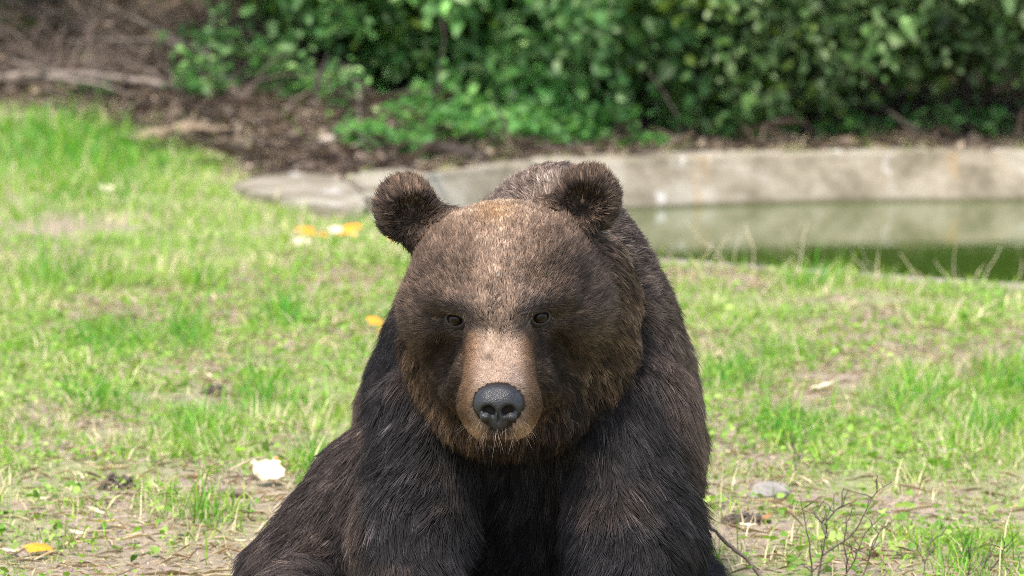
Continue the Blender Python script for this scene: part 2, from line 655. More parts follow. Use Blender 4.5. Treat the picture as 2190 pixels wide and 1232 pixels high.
def tubes(name, paths, mat, parent=None, sides=6):
    v, f = tube_mesh(paths, sides)
    return link(name, mesh_np(name, v, f, 4), mat, parent, True)


def wiggle(a, b, n, amp, rng):
    a, b = np.asarray(a, float), np.asarray(b, float)
    t = np.linspace(0, 1, n)[:, None]
    L = np.linalg.norm(b - a)
    k = rng.normal(size=(n, 3)).cumsum(0)
    k = k - k[0] - t * (k[-1] - k[0])
    return a + (b - a) * t + k * amp * L / math.sqrt(n)


leaf_m = mat_leaf('shrub_leaf', rough=.42, trans=.42)
grass_m = mat_leaf('grass_blade', rough=.55, trans=.42)
dry_m = mat_leaf('dry_leaf', rough=.8, trans=.15)
bark = mat_noise('bark', (.035, .026, .02), (.1, .075, .058), 14, .9, .8, .01)
bark_pale = mat_noise('grey_dead_wood', (.08, .058, .043), (.2, .15, .12), 18, .9, .6, .006)
twig_m = mat_noise('twig_bark', (.05, .038, .031), (.14, .105, .088), 40, .85, .4, .002)

GREENS = 1.45 * np.array([[.055, .14, .035], [.08, .19, .05], [.12, .23, .065], [.045, .11, .026], [.17, .26, .1]])
OLIVE = 1.4 * np.array([[.05, .1, .025], [.07, .13, .035], [.1, .165, .055], [.035, .075, .02], [.14, .19, .08]])
DRAB = np.array([[.05, .06, .018], [.075, .07, .026], [.04, .055, .016], [.095, .08, .035]])
LIME = np.array([.16, .25, .03])


def shrub(name, label, cat, base, h, spread, stems, clumps, per, leaf, pal, seed, low=.15, group=None, lime=.06, stem_r=.018, lean=(0, -.25), cr=.19, skirt=0):
    rng = np.random.default_rng(seed)
    base = np.array([base[0], base[1], gz(base[0], base[1]) - .03])
    o = empty(name, base)
    tag(o, label, cat, group)
    paths, tips = [], []
    for i in range(stems):
        a = rng.random() * 6.283
        r = spread * math.sqrt(rng.random())
        top = base + [math.cos(a) * r + lean[0] * h * .4, math.sin(a) * r * .8 + lean[1] * h * .4, h * (.65 + .35 * rng.random())]
        root = base + [math.cos(a) * r * .3, math.sin(a) * r * .25, 0]
        pts = wiggle(root, top, 8, .09, rng)
        paths.append((pts, np.linspace(stem_r * (.7 + .6 * rng.random()), .004, 8)))
        for k in range(5):
            s = pts[rng.integers(2, 8)]
            e = s + rng.normal(size=3) * [.3, .3, .12] + [0, -.1, .05]
            paths.append((wiggle(s, e, 4, .12, rng), np.linspace(.006, .002, 4)))
            tips.append(e)
        tips += list(pts[2:])
    tubes('stems', paths, bark, o, 5)['kind'] = 'stuff'
    tips = np.array(tips)
    tips = tips[tips[:, 2] > base[2] + low * h]
    c = tips[rng.integers(0, len(tips), clumps)] + rng.normal(size=(clumps, 3)) * [cr, cr, cr * .6]
    if skirt:  # boughs hanging low on the open side
        k = rng.permutation(clumps)[:skirt]
        a = math.pi + math.pi * rng.random(skirt)
        zz = .1 + 1.0 * rng.random(skirt) ** .8
        rr = spread * (.65 + .35 * rng.random(skirt)) * (.75 + .35 * zz)
        c[k] = base + np.stack([np.cos(a) * rr * 1.15, np.sin(a) * rr, zz], 1)
        hole = fbm(c[k, 0] * 2.6 + 5, c[k, 2] * 3.5, 2) < .54
        c[k[hole]] += [0, .9, 1.0]
    n = clumps * per
    cl = np.repeat(np.arange(clumps), per)
    pos = c[cl] + rng.normal(size=(n, 3)) * [cr * .62, cr * .62, cr * .38]
    cb = (base + [0, 0, h * .4])
    nr = norm(pos - cb) * .7 + np.array([0, -.25, .75]) + rng.normal(size=(n, 3)) * .45
    dv = norm(pos - c[cl]) + np.array([0, -.2, -.35]) + rng.normal(size=(n, 3)) * .5
    col = pal[rng.integers(0, len(pal), n)] * np.exp(rng.normal(0, .18, n))[:, None] * np.exp(rng.normal(0, .38, clumps))[cl][:, None]
    lm = rng.random(clumps)[cl] < lime
    col[lm] = LIME * np.exp(rng.normal(0, .2, lm.sum()))[:, None]
    pos[:, 2] = np.maximum(pos[:, 2], base[2] + .05)
    me = leaf_cloud(pos, nr, dv, leaf * .92 * np.exp(rng.normal(0, .38, n)), np.full(n, .72), col)
    link('foliage', me, leaf_m, o)
    return o


def X_at(px, Y):
    return (px - CX) / F_PX * Y


front = [  # px, depth, height, spread, clumps, leaf, palette, label, low
    (640, 25.00, 2.6, .75, 150, .062, GREENS, 'leafy green shrub hanging beside the dark trunks left of centre', .1),
    (860, 25.50, 2.6, .7, 230, .082, GREENS, 'broad leaved green shrub above the short log', .03),
    (1090, 24.95, 2.7, .75, 250, .08, GREENS, 'dense green shrub with lime leaves directly above the bear', .03),
    (1320, 24.85, 2.6, .7, 250, .074, GREENS, 'dense green shrub just right of the bear above the wall', .03),
    (1560, 24.95, 2.7, .7, 260, .06, OLIVE, 'dark green shrub above the rust stained part of the wall', .03),
    (1800, 24.75, 2.6, .7, 260, .056, OLIVE, 'dark olive shrub over the middle of the right wall', .03),
    (2030, 24.65, 2.7, .75, 270, .054, OLIVE, 'small leaved dark shrub near the right edge of the picture', .03),
    (2280, 24.65, 2.7, .8, 240, .054, OLIVE, 'dark shrub cut off by the right edge of the picture', .03),
    (2560, 24.65, 2.7, .8, 160, .058, OLIVE, 'dark shrub beyond the right edge of the picture', .03),
]
for i, (px, Y, h, sp, cl, lf, pal, lab, low) in enumerate(front):
    shrub('leafy_shrub', lab, 'shrub', (X_at(px, Y), Y), h, sp, 9, cl + 90, 30, lf, pal, 100 + i, low, 'shrubs along the bank', skirt=130 if px > 700 else 70)
back = [(-350, 28.0, OLIVE, 'tall shrub at the back, beyond the left edge of the picture'), (150, 28.4, DRAB, 'tall drab shrub at the back behind the sparse brown shrubs'), (480, 28.2, OLIVE, 'tall dark shrub at the back behind the two slim trunks'), (800, 27.4, OLIVE, 'tall dark shrub at the back above the log'), (1150, 27.2, OLIVE, 'tall dark shrub at the back right above the bear'), (1500, 27.2, OLIVE, 'tall dark shrub at the back above the rust stained wall'), (1850, 27.0, OLIVE, 'tall dark shrub at the back above the middle of the right wall'), (2200, 27.0, OLIVE, 'tall dark shrub at the back in the upper right corner'), (2600, 27.0, OLIVE, 'tall shrub at the back, beyond the right edge of the picture')]
for i, (px, Y, pal, lab) in enumerate(back):
    shrub('tall_shrub', lab, 'shrub', (X_at(px, Y), Y), 3.6, 1.0, 9, 130, 26, .085, pal, 200 + i, .08, 'tall shrubs at the back of the bank', lime=0, cr=.26, stem_r=.03)
shrub('sparse_shrub', 'sparse brownish shrub with few olive leaves at the top left', 'shrub', (X_at(90, 25.6), 25.6), 1.7, .8, 14, 80, 18, .06, DRAB, 301, .02, None, .05, .012)
shrub('sparse_shrub', 'thin twiggy shrub with hardly any leaves over the brown bank', 'shrub', (X_at(330, 26.2), 26.2), 1.8, .7, 16, 16, 10, .05, DRAB, 302, .1, None, .02, .012)


# two slim trees on the bank, their crowns above the picture
def tree(label, px, Y, h, r, seed, reach=1.6, n=5200):
    rng = np.random.default_rng(seed)
    x = X_at(px, Y)
    b = np.array([x, Y, gz(x, Y) - .1])
    o = tag(empty('slim_tree', b), label, 'tree', 'slim trees on the bank')
    pts = wiggle(b, b + [rng.normal() * .3, .3, h], 10, .025, rng)
    paths = [(pts, np.linspace(r, r * .35, 10))]
    tips = []
    for k in range(int(10 * reach)):
        s = pts[rng.integers(5, 10)]
        a = rng.random() * 6.283
        e = s + [math.cos(a) * reach, math.sin(a) * reach, .7 + .5 * rng.random()]
        lp = wiggle(s, e, 6, .08, rng)
        paths.append((lp, np.linspace(r * .35, .01, 6)))
        tips += list(lp[2:])
    tubes('trunk', paths, bark, o, 8)
    tips = np.array(tips)
    K = n // 20
    c = tips[rng.integers(0, len(tips), K)] + rng.normal(size=(K, 3)) * .35
    cl = rng.integers(0, K, n)
    pos = c[cl] + rng.normal(size=(n, 3)) * [.3, .3, .18]
    me = leaf_cloud(pos, rng.normal(size=(n, 3)) * .5 + [0, 0, 1], rng.normal(size=(n, 3)), .13 * np.exp(rng.normal(0, .2, n)), np.full(n, .7), GREENS[rng.integers(0, 5, n)])
    link('crown', me, leaf_m, o)


tree('thicker dark tree trunk on the bank at the upper left', 516, 26.6, 6.5, .085, 5)
tree('thinner dark tree trunk right beside the thicker one', 603, 26.3, 6.0, .055, 6)


# ------------------------------------------------------------------ grass and ground cover
def lawn():
    rng = np.random.default_rng(21)
    zones = [(7.0, 12.0, 3400), (12.0, 17.0, 2500), (17.0, 26.5, 1500)]
    out = []
    for y0, y1, dens in zones:
        hw = lambda y: .1228 * y + 1.3
        n = int((y1 - y0) * 2 * hw(y1) * dens)
        y = y0 + (y1 - y0) * rng.random(n)
        x = (rng.random(n) * 2 - 1) * hw(y1)
        k = np.abs(x) < hw(y)
        out.append(np.stack([x[k], y[k]], 1))
    q = np.concatenate(out)
    x, y = q.T
    z = ground_z(x, y)
    u, v = project(np.stack([x, y, z], 1))
    sd, ss = poly_sd(x, y, POOL), poly_sd(x, y, SLAB)
    dm = dirt_mask(x, y, z)
    bare, lush = bare_field(x, y, u, v), patch(u, v, LUSH)
    nz = fbm(x * 1.6 + 11, y * 1.6, 4)
    tuft = fbm(x * 7 + 3, y * 7, 2)
    keep = 1.25 * sstep(.25, .6, tuft + .25 * (nz - .5)) * (1 - .95 * bare) + .8 * lush
    keep = keep * (1 - dm * np.where((x > -.4) & (y < 24.9), .35, np.where(x > 1.2, .75, .93)))
    keep[(sd < .0) | (ss < .02)] = 0
    body = poly_sd(x, y, [(-.35, 8.0), (.4, 8.0), (.45, 9.2), (-.45, 9.2)])
    keep[body < 0] = 0
    k = rng.random(len(x)) < keep
    x, y, z, u, v, lush, nz, tuft, dm = [a[k] for a in (x, y, z, u, v, lush, nz, tuft, dm)]
    n = len(x)
    far = sstep(9, 22, y)
    hgt = (.018 + .026 * sstep(.4, .75, tuft) + .045 * lush) * np.exp(rng.normal(0, .4, n)) * (1 + .3 * far)
    wid = (.0032 + .0028 * far) * (.7 + .6 * rng.random(n))
    a = rng.random(n) * 6.283
    lean = np.stack([np.cos(a), np.sin(a), np.zeros(n)], 1) * (hgt * (.3 + 1.0 * rng.random(n)))[:, None]
    lean2 = lean * .35
    sv = np.stack([-np.sin(a + rng.normal(0, .8, n)), np.cos(a), np.zeros(n)], 1) * wid[:, None]
    b = np.stack([x, y, z - .004], 1)
    up = np.array([0, 0, 1.0])
    V = np.stack([b - sv * .5, b + sv * .5, b + lean2 + up * (hgt * .6)[:, None] + sv * .42, b + lean2 + up * (hgt * .6)[:, None] - sv * .42, b + lean + up * hgt[:, None]], 1)
    F = np.array([[0, 1, 2], [0, 2, 3], [3, 2, 4]])
    f = (np.arange(n)[:, None, None] * 5 + F).reshape(-1, 3)
    me = mesh_np('grass', V.reshape(-1, 3), f, 3)
    g1, g2, g3, st = np.array([.185, .35, .032]), np.array([.06, .26, .018]), np.array([.36, .44, .07]), np.array([.64, .55, .34])
    w = np.clip(lush * .9 + sstep(.5, .75, nz) * .5, 0, 1)
    c = g1 * (1 - w[:, None]) + g2 * w[:, None]
    yl = rng.random(n) < .35
    c[yl] = c[yl] * .4 + g3 * .6
    dry = rng.random(n) < (.26 - .24 * lush + .25 * sstep(.5, .3, nz) + .3 * dm)
    c[dry] = st
    c *= np.exp(rng.normal(0, .25, n))[:, None]
    set_col(me, np.repeat(c, 5, 0))
    tag(link('grass', me, grass_m), 'short patchy green grass mixed with dry straw', 'grass', kind='stuff')
    print('blades', n)


lawn()


def scatter_flat(name, label, cat, n, region, size, aspect, pal, mat, seed, tilt=.35, lift=.008, weight=None):
    rng = np.random.default_rng(seed)
    x0, x1, y0, y1 = region
    x, y = x0 + (x1 - x0) * rng.random(n), y0 + (y1 - y0) * rng.random(n)
    z = ground_z(x, y)
    u, v = project(np.stack([x, y, z], 1))
    k = (poly_sd(x, y, POOL) > .1) & (poly_sd(x, y, SLAB) > -.02) & (u > -400) & (u < 2600)
    if weight is not None: k &= rng.random(n) < weight(x, y, z, u, v)
    x, y, z = x[k], y[k], z[k]
    n = len(x)
    pos = np.stack([x, y, z + lift * (.3 + rng.random(n))], 1)
    nr = rng.normal(size=(n, 3)) * tilt + [0, 0, 1]
    me = leaf_cloud(pos, nr, rng.normal(size=(n, 3)), size * np.exp(rng.normal(0, .35, n)), np.full(n, aspect), np.array(pal)[rng.integers(0, len(pal), n)] * np.exp(rng.normal(0, .2, n))[:, None], .15)
    return tag(link(name, me, mat), label, cat, kind='stuff')


STRAW = [(.5, .42, .26), (.4, .31, .19), (.3, .22, .13), (.58, .5, .34)]
scatter_flat('straw_litter', 'dry straw scattered over the lawn', 'straw', 42000, (-3.0, 3.0, 8.2, 17), .042, .075, STRAW, dry_m, 31, .3, .012,
             lambda x, y, z, u, v: np.clip(.3 + bare_field(x, y, u, v), 0, 1) * (1 - dirt_mask(x, y, z)))
scatter_flat('long_straw', 'long pale straws lying on the lawn', 'straw', 9000, (-3.0, 3.0, 8.2, 17), .065, .04, [(.6, .52, .34), (.5, .42, .27)], dry_m, 35, .12, .008,
             lambda x, y, z, u, v: np.clip(.25 + bare_field(x, y, u, v), 0, 1) * (1 - dirt_mask(x, y, z)))
scatter_flat('clover', 'small round clover leaves among the grass', 'clover', 70000, (-3.0, 3.0, 8.2, 18), .017, .95, [(.15, .3, .04), (.22, .36, .06), (.3, .4, .1)], grass_m, 32, .4, .03,
             lambda x, y, z, u, v: sstep(.4, .58, fbm(x * 3 + 5, y * 3 + 2)) * (1 - .8 * patch(u, v, BARE)) * (1 - dirt_mask(x, y, z)))
scatter_flat('leaf_litter', 'brown fallen leaves covering the bank', 'leaf litter', 30000, (-4.2, 4.2, 20.5, 28), .05, .6,
             [(.14, .1, .07), (.22, .165, .12), (.09, .062, .043), (.33, .26, .2), (.17, .12, .085)], dry_m, 33, .55, .02,
             lambda x, y, z, u, v: dirt_mask(x, y, z))
scatter_flat('dead_twigs', 'thin dead twigs strewn over the bank', 'twigs', 9000, (-4.2, 4.2, 20.5, 28), .22, .035, [(.16, .12, .095), (.24, .19, .15), (.1, .07, .055)], dry_m, 34, .35, .05,
             lambda x, y, z, u, v: dirt_mask(x, y, z) * np.where(x < .2, 1, .35))


# dry stalks standing along the near edge of the pool and in the lawn
def stalks():
    rng = np.random.default_rng(41)
    paths = []
    i = rng.integers(8, len(NEAR) - 6, 46)
    pts = NEAR[i] + rng.normal(size=(46, 2)) * [.15, .08] - nn[i] * .22
    sp = [(p[0], p[1], .09 + .16 * rng.random()) for p in pts]
    for px, py in ((470, 480), (445, 500), (1620, 640), (1690, 650), (1500, 700), (1930, 600), (1350, 900), (660, 560), (1600, 720), (1590, 1010), (640, 620), (350, 470), (2050, 590), (1740, 560), (2120, 610), (1960, 575)):
        g = on_ground(px, py)
        sp.append((g[0], g[1], .08 + .1 * rng.random()))
    for x, y, h in sp:
        b = np.array([x, y, gz(x, y) - .01])
        e = b + [rng.normal() * h * .45, rng.normal() * h * .3, h]
        paths.append((wiggle(b, e, 5, .1, rng), np.linspace(.0026, .0012, 5)))
    straw = mat_noise('dry_stalk', (.42, .34, .2), (.6, .52, .36), 30, .8, .2, .001)
    tag(tubes('dry_stalks', paths, straw, None, 4), 'thin dry grass stalks along the near edge of the pool', 'stalks', kind='stuff')


stalks()


# bright green weeds at the foot of the bank
def weed(label, px, py, r, h, n, pal, seed, leaf=.05):
    rng = np.random.default_rng(seed)
    g = on_ground(px, py)
    b = np.array([g[0], g[1], gz(g[0], g[1])])
    o = tag(empty('leafy_weed', b), label, 'weed', 'green weeds at the foot of the bank')
    paths, tips = [], []
    for k in range(max(6, n // 14)):
        a, rr = rng.random() * 6.283, r * math.sqrt(rng.random())
        s = b + [math.cos(a) * rr, math.sin(a) * rr * .5, 0]
        s[2] = gz(s[0], s[1]) - .01
        e = s + [rng.normal() * .06, rng.normal() * .05 - .02, h * (.5 + .6 * rng.random())]
        w = wiggle(s, e, 5, .06, rng)
        paths.append((w, np.linspace(.005, .002, 5)))
        tips += list(w[1:])
    green_stem = mat_noise('green_stem', (.06, .1, .03), (.1, .14, .05), 20, .7, .2, .002) if 'green_stem' not in bpy.data.materials else bpy.data.materials['green_stem']
    tubes('stems', paths, green_stem, o, 5)['kind'] = 'stuff'
    tips = np.array(tips)
    c = tips[rng.integers(0, len(tips), n)]
    pos = c + rng.normal(size=(n, 3)) * .015
    dv = rng.normal(size=(n, 3)) * [1, 1, .3]
    col = pal[rng.integers(0, len(pal), n)] * np.exp(rng.normal(0, .2, n))[:, None]
    me = leaf_cloud(pos, rng.normal(size=(n, 3)) * .4 + [0, -.35, 1], dv, leaf * np.exp(rng.normal(0, .3, n)), np.full(n, .68), col)
    link('foliage', me, leaf_m, o)


VIVID = 1.35 * np.array([[.06, .17, .035], [.08, .21, .05], [.11, .24, .05], [.05, .14, .035]])
for i, (lab, px, py, r, h, n, pal) in enumerate([
        ('pale green weeds around the left end of the log', 850, 340, .22, .15, 420, VIVID),
        ('bright green weeds above the left end of the log', 925, 300, .24, .26, 420, VIVID),
        ('lush bright green weed clump behind the log right of its end', 1090, 305, .2, .2, 380, VIVID),
        ('lush green weed clump above the bear between its ears', 1180, 308, .26, .24, 520, VIVID),
        ('green weed clump above the right ear of the bear', 1285, 312, .2, .22, 430, VIVID),
        ('low green weeds on the wall top right of the bear', 1375, 316, .16, .08, 160, VIVID),
        ('bluish green weeds behind the rust stained wall', 1500, 292, .22, .26, 420, GREENS),
        ('dark green weeds behind the wall right of the rust stain', 1620, 300, .2, .2, 330, GREENS),
        ('grass green weeds over the middle of the right wall', 1850, 296, .3, .13, 300, VIVID * .7),
        ('dark low weeds near the right end of the wall', 2080, 290, .3, .16, 260, GREENS),
        ('pale weeds spilling over the wall end left of the log', 805, 322, .2, .16, 300, VIVID),
        ('bright weeds spilling onto the wall right above the log', 985, 318, .2, .2, 360, VIVID),
        ('bright weeds spilling onto the wall behind the bear head', 1130, 320, .22, .2, 400, VIVID),
        ('bright weeds spilling onto the wall beside the right ear', 1245, 322, .2, .16, 360, VIVID),
        ('small bluish green seedling on the brown bank', 752, 268, .05, .06, 26, GREENS * 1.3),
        ('leafy sprig on the brown bank under the arching branch', 405, 222, .12, .3, 110, GREENS),
        ('leafy sapling in front of the slim trunks', 505, 212, .16, .36, 170, GREENS),
        ('green sapling on the bank right of the slim trunks', 620, 222, .18, .3, 170, GREENS),
        ('tall pale sapling left of the upright stick', 715, 240, .14, .3, 130, GREENS * 1.2),
        ('green sprout in the shade under the fallen branch', 190, 205, .12, .1, 90, VIVID)]):
    weed(lab, px, py, r, h, n, pal, 500 + i)


# ------------------------------------------------------------------ dead wood
bark_branch = mat_noise('pale_branch', (.11, .086, .068), (.25, .2, .165), 18, .9, .6, .006)


def branch(name, label, cat, chain, r0, r1, mat=bark_branch, seed=0, side=None, group=None):
    rng = np.random.default_rng(seed)
    pts = smooth_line([P(a, b, Y) for a, b, Y in chain], 5)
    pts = pts + rng.normal(size=pts.shape) * r0 * .25
    o = tag(empty(name, pts[0]), label, cat, group)
    tubes('stem', [(pts, np.linspace(r0, r1, len(pts)) * (1 + rng.normal(size=len(pts)) * .06))], mat, o, 7)
    for ch in side or []:
        q = smooth_line([P(a, b, Y) for a, b, Y in ch], 4)
        tubes('side_branch', [(q, np.linspace(r1 * 1.2 + .003, .003, len(q)))], mat, o, 5)
    return o


branch('fallen_branch', 'long thick grey branch lying along the foot of the bank at left', 'branch', [(-160, 175, 24.4), (0, 168, 24.4), (140, 160, 24.4), (290, 172, 24.3), (420, 196, 24.2)], .038, .018, seed=1,
       side=[[(120, 161, 24.4), (60, 140, 24.3), (20, 130, 24.3)], [(80, 165, 24.4), (200, 178, 24.2), (280, 202, 24.0)]])
branch('fallen_branch', 'thin arching branch over the brown bank at upper left', 'branch', [(140, 92, 25.3), (280, 86, 25.1), (400, 98, 24.9), (470, 140, 24.7), (500, 190, 24.4), (515, 212, 24.3)], .014, .012, seed=2,
       side=[[(440, 112, 24.8), (455, 60, 24.9), (440, 0, 25.0), (436, -60, 25.1)], [(400, 98, 24.9), (300, 45, 25.2), (200, 0, 25.4)]])
def thicket():
    rng = np.random.default_rng(77)
    paths = []
    for k in range(190):
        px, py = -150 + 720 * rng.random(), 40 + 190 * rng.random()
        g = on_ground(px, max(py, 60))
        a = rng.normal() * .9
        L = .25 + .6 * rng.random()
        b = g + [0, 0, .02]
        e = b + [math.sin(a) * L, rng.normal() * .25 - .1, abs(math.cos(a)) * L * .55]
        m = (b + e) / 2 + [0, 0, .12 * L]
        q = smooth_line([b, m, e], 4)
        paths.append((q, np.linspace(.007 * (.5 + rng.random()), .002, len(q))))
    tag(tubes('dead_brush', paths, bark_pale, None, 5), 'tangle of thin dead stems on the brown bank at upper left', 'brush', kind='stuff')


thicket()
branch('fallen_branch', 'slanting thin dead stem left of the arching branch', 'branch', [(120, 30, 25.6), (240, 90, 25.3), (340, 130, 25.0), (385, 190, 24.5)], .011, .008, seed=3)
branch('fallen_branch', 'thin pale bent stick standing in front of the shrubs left of the log', 'stick', [(735, 140, 24.2), (765, 190, 23.9), (768, 240, 23.6), (782, 300, 23.0)], .005, .007, seed=4)
branch('fallen_branch', 'pale slanting stem in the dark gap of the right shrubs', 'stem', [(1990, 20, 24.0), (2080, 90, 24.0), (2160, 165, 24.0), (2230, 240, 24.0)], .005, .004, bark, 6)
branch('fallen_branch', 'thin upright bare stem among the shrubs above the log', 'stem', [(945, 40, 24.1), (950, 90, 24.0), (938, 160, 23.9), (945, 220, 23.8)], .004, .004, bark, 7)
branch('fallen_branch', 'short slanting stem in the dark hollow right of the bear', 'stem', [(1385, 150, 23.9), (1420, 200, 23.8), (1450, 250, 23.7)], .004, .004, bark, 8)

a_, b_ = P(914, 311, 22.55), P(1030, 338, 22.25)
rng = np.random.default_rng(9)
lp = wiggle(a_, b_, 12, .02, rng)
lo = tag(empty('log', (a_ + b_) / 2), 'short dark brown log lying on the edge of the wall', 'log')
v, f = tube_mesh([(lp, .036 * (1 + rng.normal(size=12) * .08))], 9)
v += rng.normal(size=v.shape) * .004
link('bark', mesh_np('bark', v, f, 4), mat_noise('dark_log_bark', (.02, .014, .01), (.06, .042, .032), 20, .95, .8, .01), lo, True)
for e, s in ((0, 1), (-1, -1)):
    bm = bmesh.new()
    bmesh.ops.create_cone(bm, cap_ends=True, segments=9, radius1=.03, radius2=.028, depth=.02, matrix=Matrix.Translation(lp[e]) @ Vector(lp[-1] - lp[0]).to_track_quat('Z', 'Y').to_matrix().to_4x4())
    me = bpy.data.meshes.new('cut_end'); bm.to_mesh(me); bm.free()
    link('cut_end', me, bark_pale, lo)


# ------------------------------------------------------------------ stones, soil heaps
def lump(name, label, cat, px, py, size, mat, seed, sink=.35, rough=.18, group=None, sub=4):
    g = on_ground(px, py)
    bm = bmesh.new()
    bmesh.ops.create_icosphere(bm, subdivisions=sub, radius=1)
    V = np.array([v.co[:] for v in bm.verts])
    nz = noise3(V + seed * 3.7, 1.6) * rough + noise3(V + seed, 5) * rough * .45 + noise3(V + seed, 13) * rough * .22
    V = V + nz
    for v, q in zip(bm.verts, V): v.co = (q[0] * size[0], q[1] * size[1], q[2] * size[2])
    me = bpy.data.meshes.new(name); bm.to_mesh(me); bm.free()
    o = link(name, me, mat, None, True)
    o.location = (g[0], g[1], gz(g[0], g[1]) + size[2] * (1 - 2 * sink))
    o.rotation_euler = (0, 0, seed * 1.3)
    return tag(o, label, cat, group)


stone = mat_noise('grey_stone', (.15, .135, .12), (.32, .29, .26), 22, .9, .5, .004)
stone_pale = mat_noise('pale_stone', (.33, .28, .22), (.5, .43, .36), 22, .9, .4, .003)
clod = mat_noise('dug_soil', (.1, .075, .055), (.27, .21, .165), 60, .95, 1.0, .02)
lump('stone', 'flat grey stone in the bare patch right of the bear', 'stone', 1650, 1062, (.075, .05, .022), stone, 1)
lump('stone', 'flat pale stone among the grass near the right edge', 'stone', 2030, 972, (.032, .03, .012), stone_pale, 2)
lump('stone', 'pale pinkish stone on the brown bank at left', 'stone', 707, 310, (.065, .06, .035), stone_pale, 3)
lump('stone', 'small pale stone at the edge of the bank above the slab', 'stone', 640, 362, (.03, .03, .014), stone_pale, 4)
def heap(label, px, py, r, h, seed, n=70):
    """loose clods piled up: one heap, one mesh"""
    rng = np.random.default_rng(seed)
    g = on_ground(px, py)
    bm = bmesh.new()
    for k in range(n):
        a, q = rng.random() * 6.283, math.sqrt(rng.random())
        x, y = g[0] + math.cos(a) * q * r, g[1] + math.sin(a) * q * r
        s = r * (.1 + .14 * rng.random())
        z = gz(x, y) + h * (1 - q * q) * rng.random() + s * .2
        rot_ = Matrix.Rotation(rng.random() * 6, 4, Vector(rng.normal(size=3)).normalized())
        ret = bmesh.ops.create_icosphere(bm, subdivisions=1, radius=s, matrix=Matrix.Translation((x, y, z)) @ rot_ @ Matrix.Diagonal((1, .8, .65, 1)))
        for v in ret['verts']: v.co += Vector(rng.normal(size=3)) * s * .16
    me = bpy.data.meshes.new('soil_heap'); bm.to_mesh(me); bm.free()
    o = link('soil_heap', me, clod)
    return tag(o, label, 'soil heap', kind='stuff')


heap('dark heap of dug soil at lower left', 252, 1048, .045, .045, 5)
heap('dark soil heap beside lush grass left of the bear', 462, 845, .04, .035, 6)
heap('small dark soil clods in the grass far right', 2000, 838, .02, .016, 7, 20)
heap('dark loose soil under the grey stone', 1595, 1118, .055, .02, 8)
lump('soil_heap', 'long mound of dry soil at the edge of the left bank', 'soil heap', 385, 300, (.2, .3, .06), mat_noise('dry_mound', (.16, .11, .07), (.32, .24, .15), 16, .95, .8, .02), 9, .3, .3)


# ------------------------------------------------------------------ rind pieces and fallen leaves
def rind_mats():
    a = mat_noise('orange_rind', (.66, .2, .002), (.78, .33, .006), 30, .45, .2, .002)
    b = mat_noise('pale_flesh', (.6, .5, .32), (.7, .62, .46), 40, .6, .2, .002)
    return a, b


RIND = rind_mats()


def rind(label, px, py, w, h, yaw, pitch, seed, flip=False):
    """a torn, curved shard of rind: orange outside, pale inside, with real thickness"""
    rng = np.random.default_rng(seed)
    g = on_ground(px, py)
    n, rad = 9, w * 1.7
    th = np.linspace(-.5, .5, n)
    edge = 1 + rng.normal(size=n) * .22
    edge = (edge + np.roll(edge, 1)) / 2 + rng.normal(size=n) * .06
    V = []
    for r_, thick in ((rad, 0), (rad - .008, 1)):
        for i, a in enumerate(th):
            for j, b in enumerate(th):
                aa, bb = a * edge[j] * w / rad, b * edge[i] * h / rad
                V.append((r_ * math.sin(aa) * math.cos(bb), r_ * math.sin(bb), r_ * math.cos(aa) * math.cos(bb) - rad))
    V = np.array(V)
    F, M = [], []
    I = lambda k, i, j: k * n * n + i * n + j
    for i in range(n - 1):
        for j in range(n - 1):
            F.append((I(0, i, j), I(0, i + 1, j), I(0, i + 1, j + 1), I(0, i, j + 1))); M.append(0)
            F.append((I(1, i, j), I(1, i, j + 1), I(1, i + 1, j + 1), I(1, i + 1, j))); M.append(1)
    for i in range(n - 1):
        for (p, q) in (((i, 0), (i + 1, 0)), ((i + 1, n - 1), (i, n - 1)), ((0, i + 1), (0, i)), ((n - 1, i), (n - 1, i + 1))):
            F.append((I(0, *p), I(1, *p), I(1, *q), I(0, *q))); M.append(1)
    me = bpy.data.meshes.new('rind_piece')
    me.from_pydata(V.tolist(), [], F)
    me.materials.append(RIND[0]); me.materials.append(RIND[1])
    me.polygons.foreach_set('material_index', M)
    me.update()
    o = link('rind_piece', me)
    o.rotation_euler = (math.radians(pitch + (180 if flip else 0)), 0, math.radians(yaw))
    bpy.context.view_layer.update()
    zmin = min((o.rotation_euler.to_matrix() @ Vector(q)).z for q in V)
    o.location = (g[0], g[1], gz(g[0], g[1]) - zmin + .012)
    return tag(o, label, 'rind', 'pieces of orange rind on the grass')


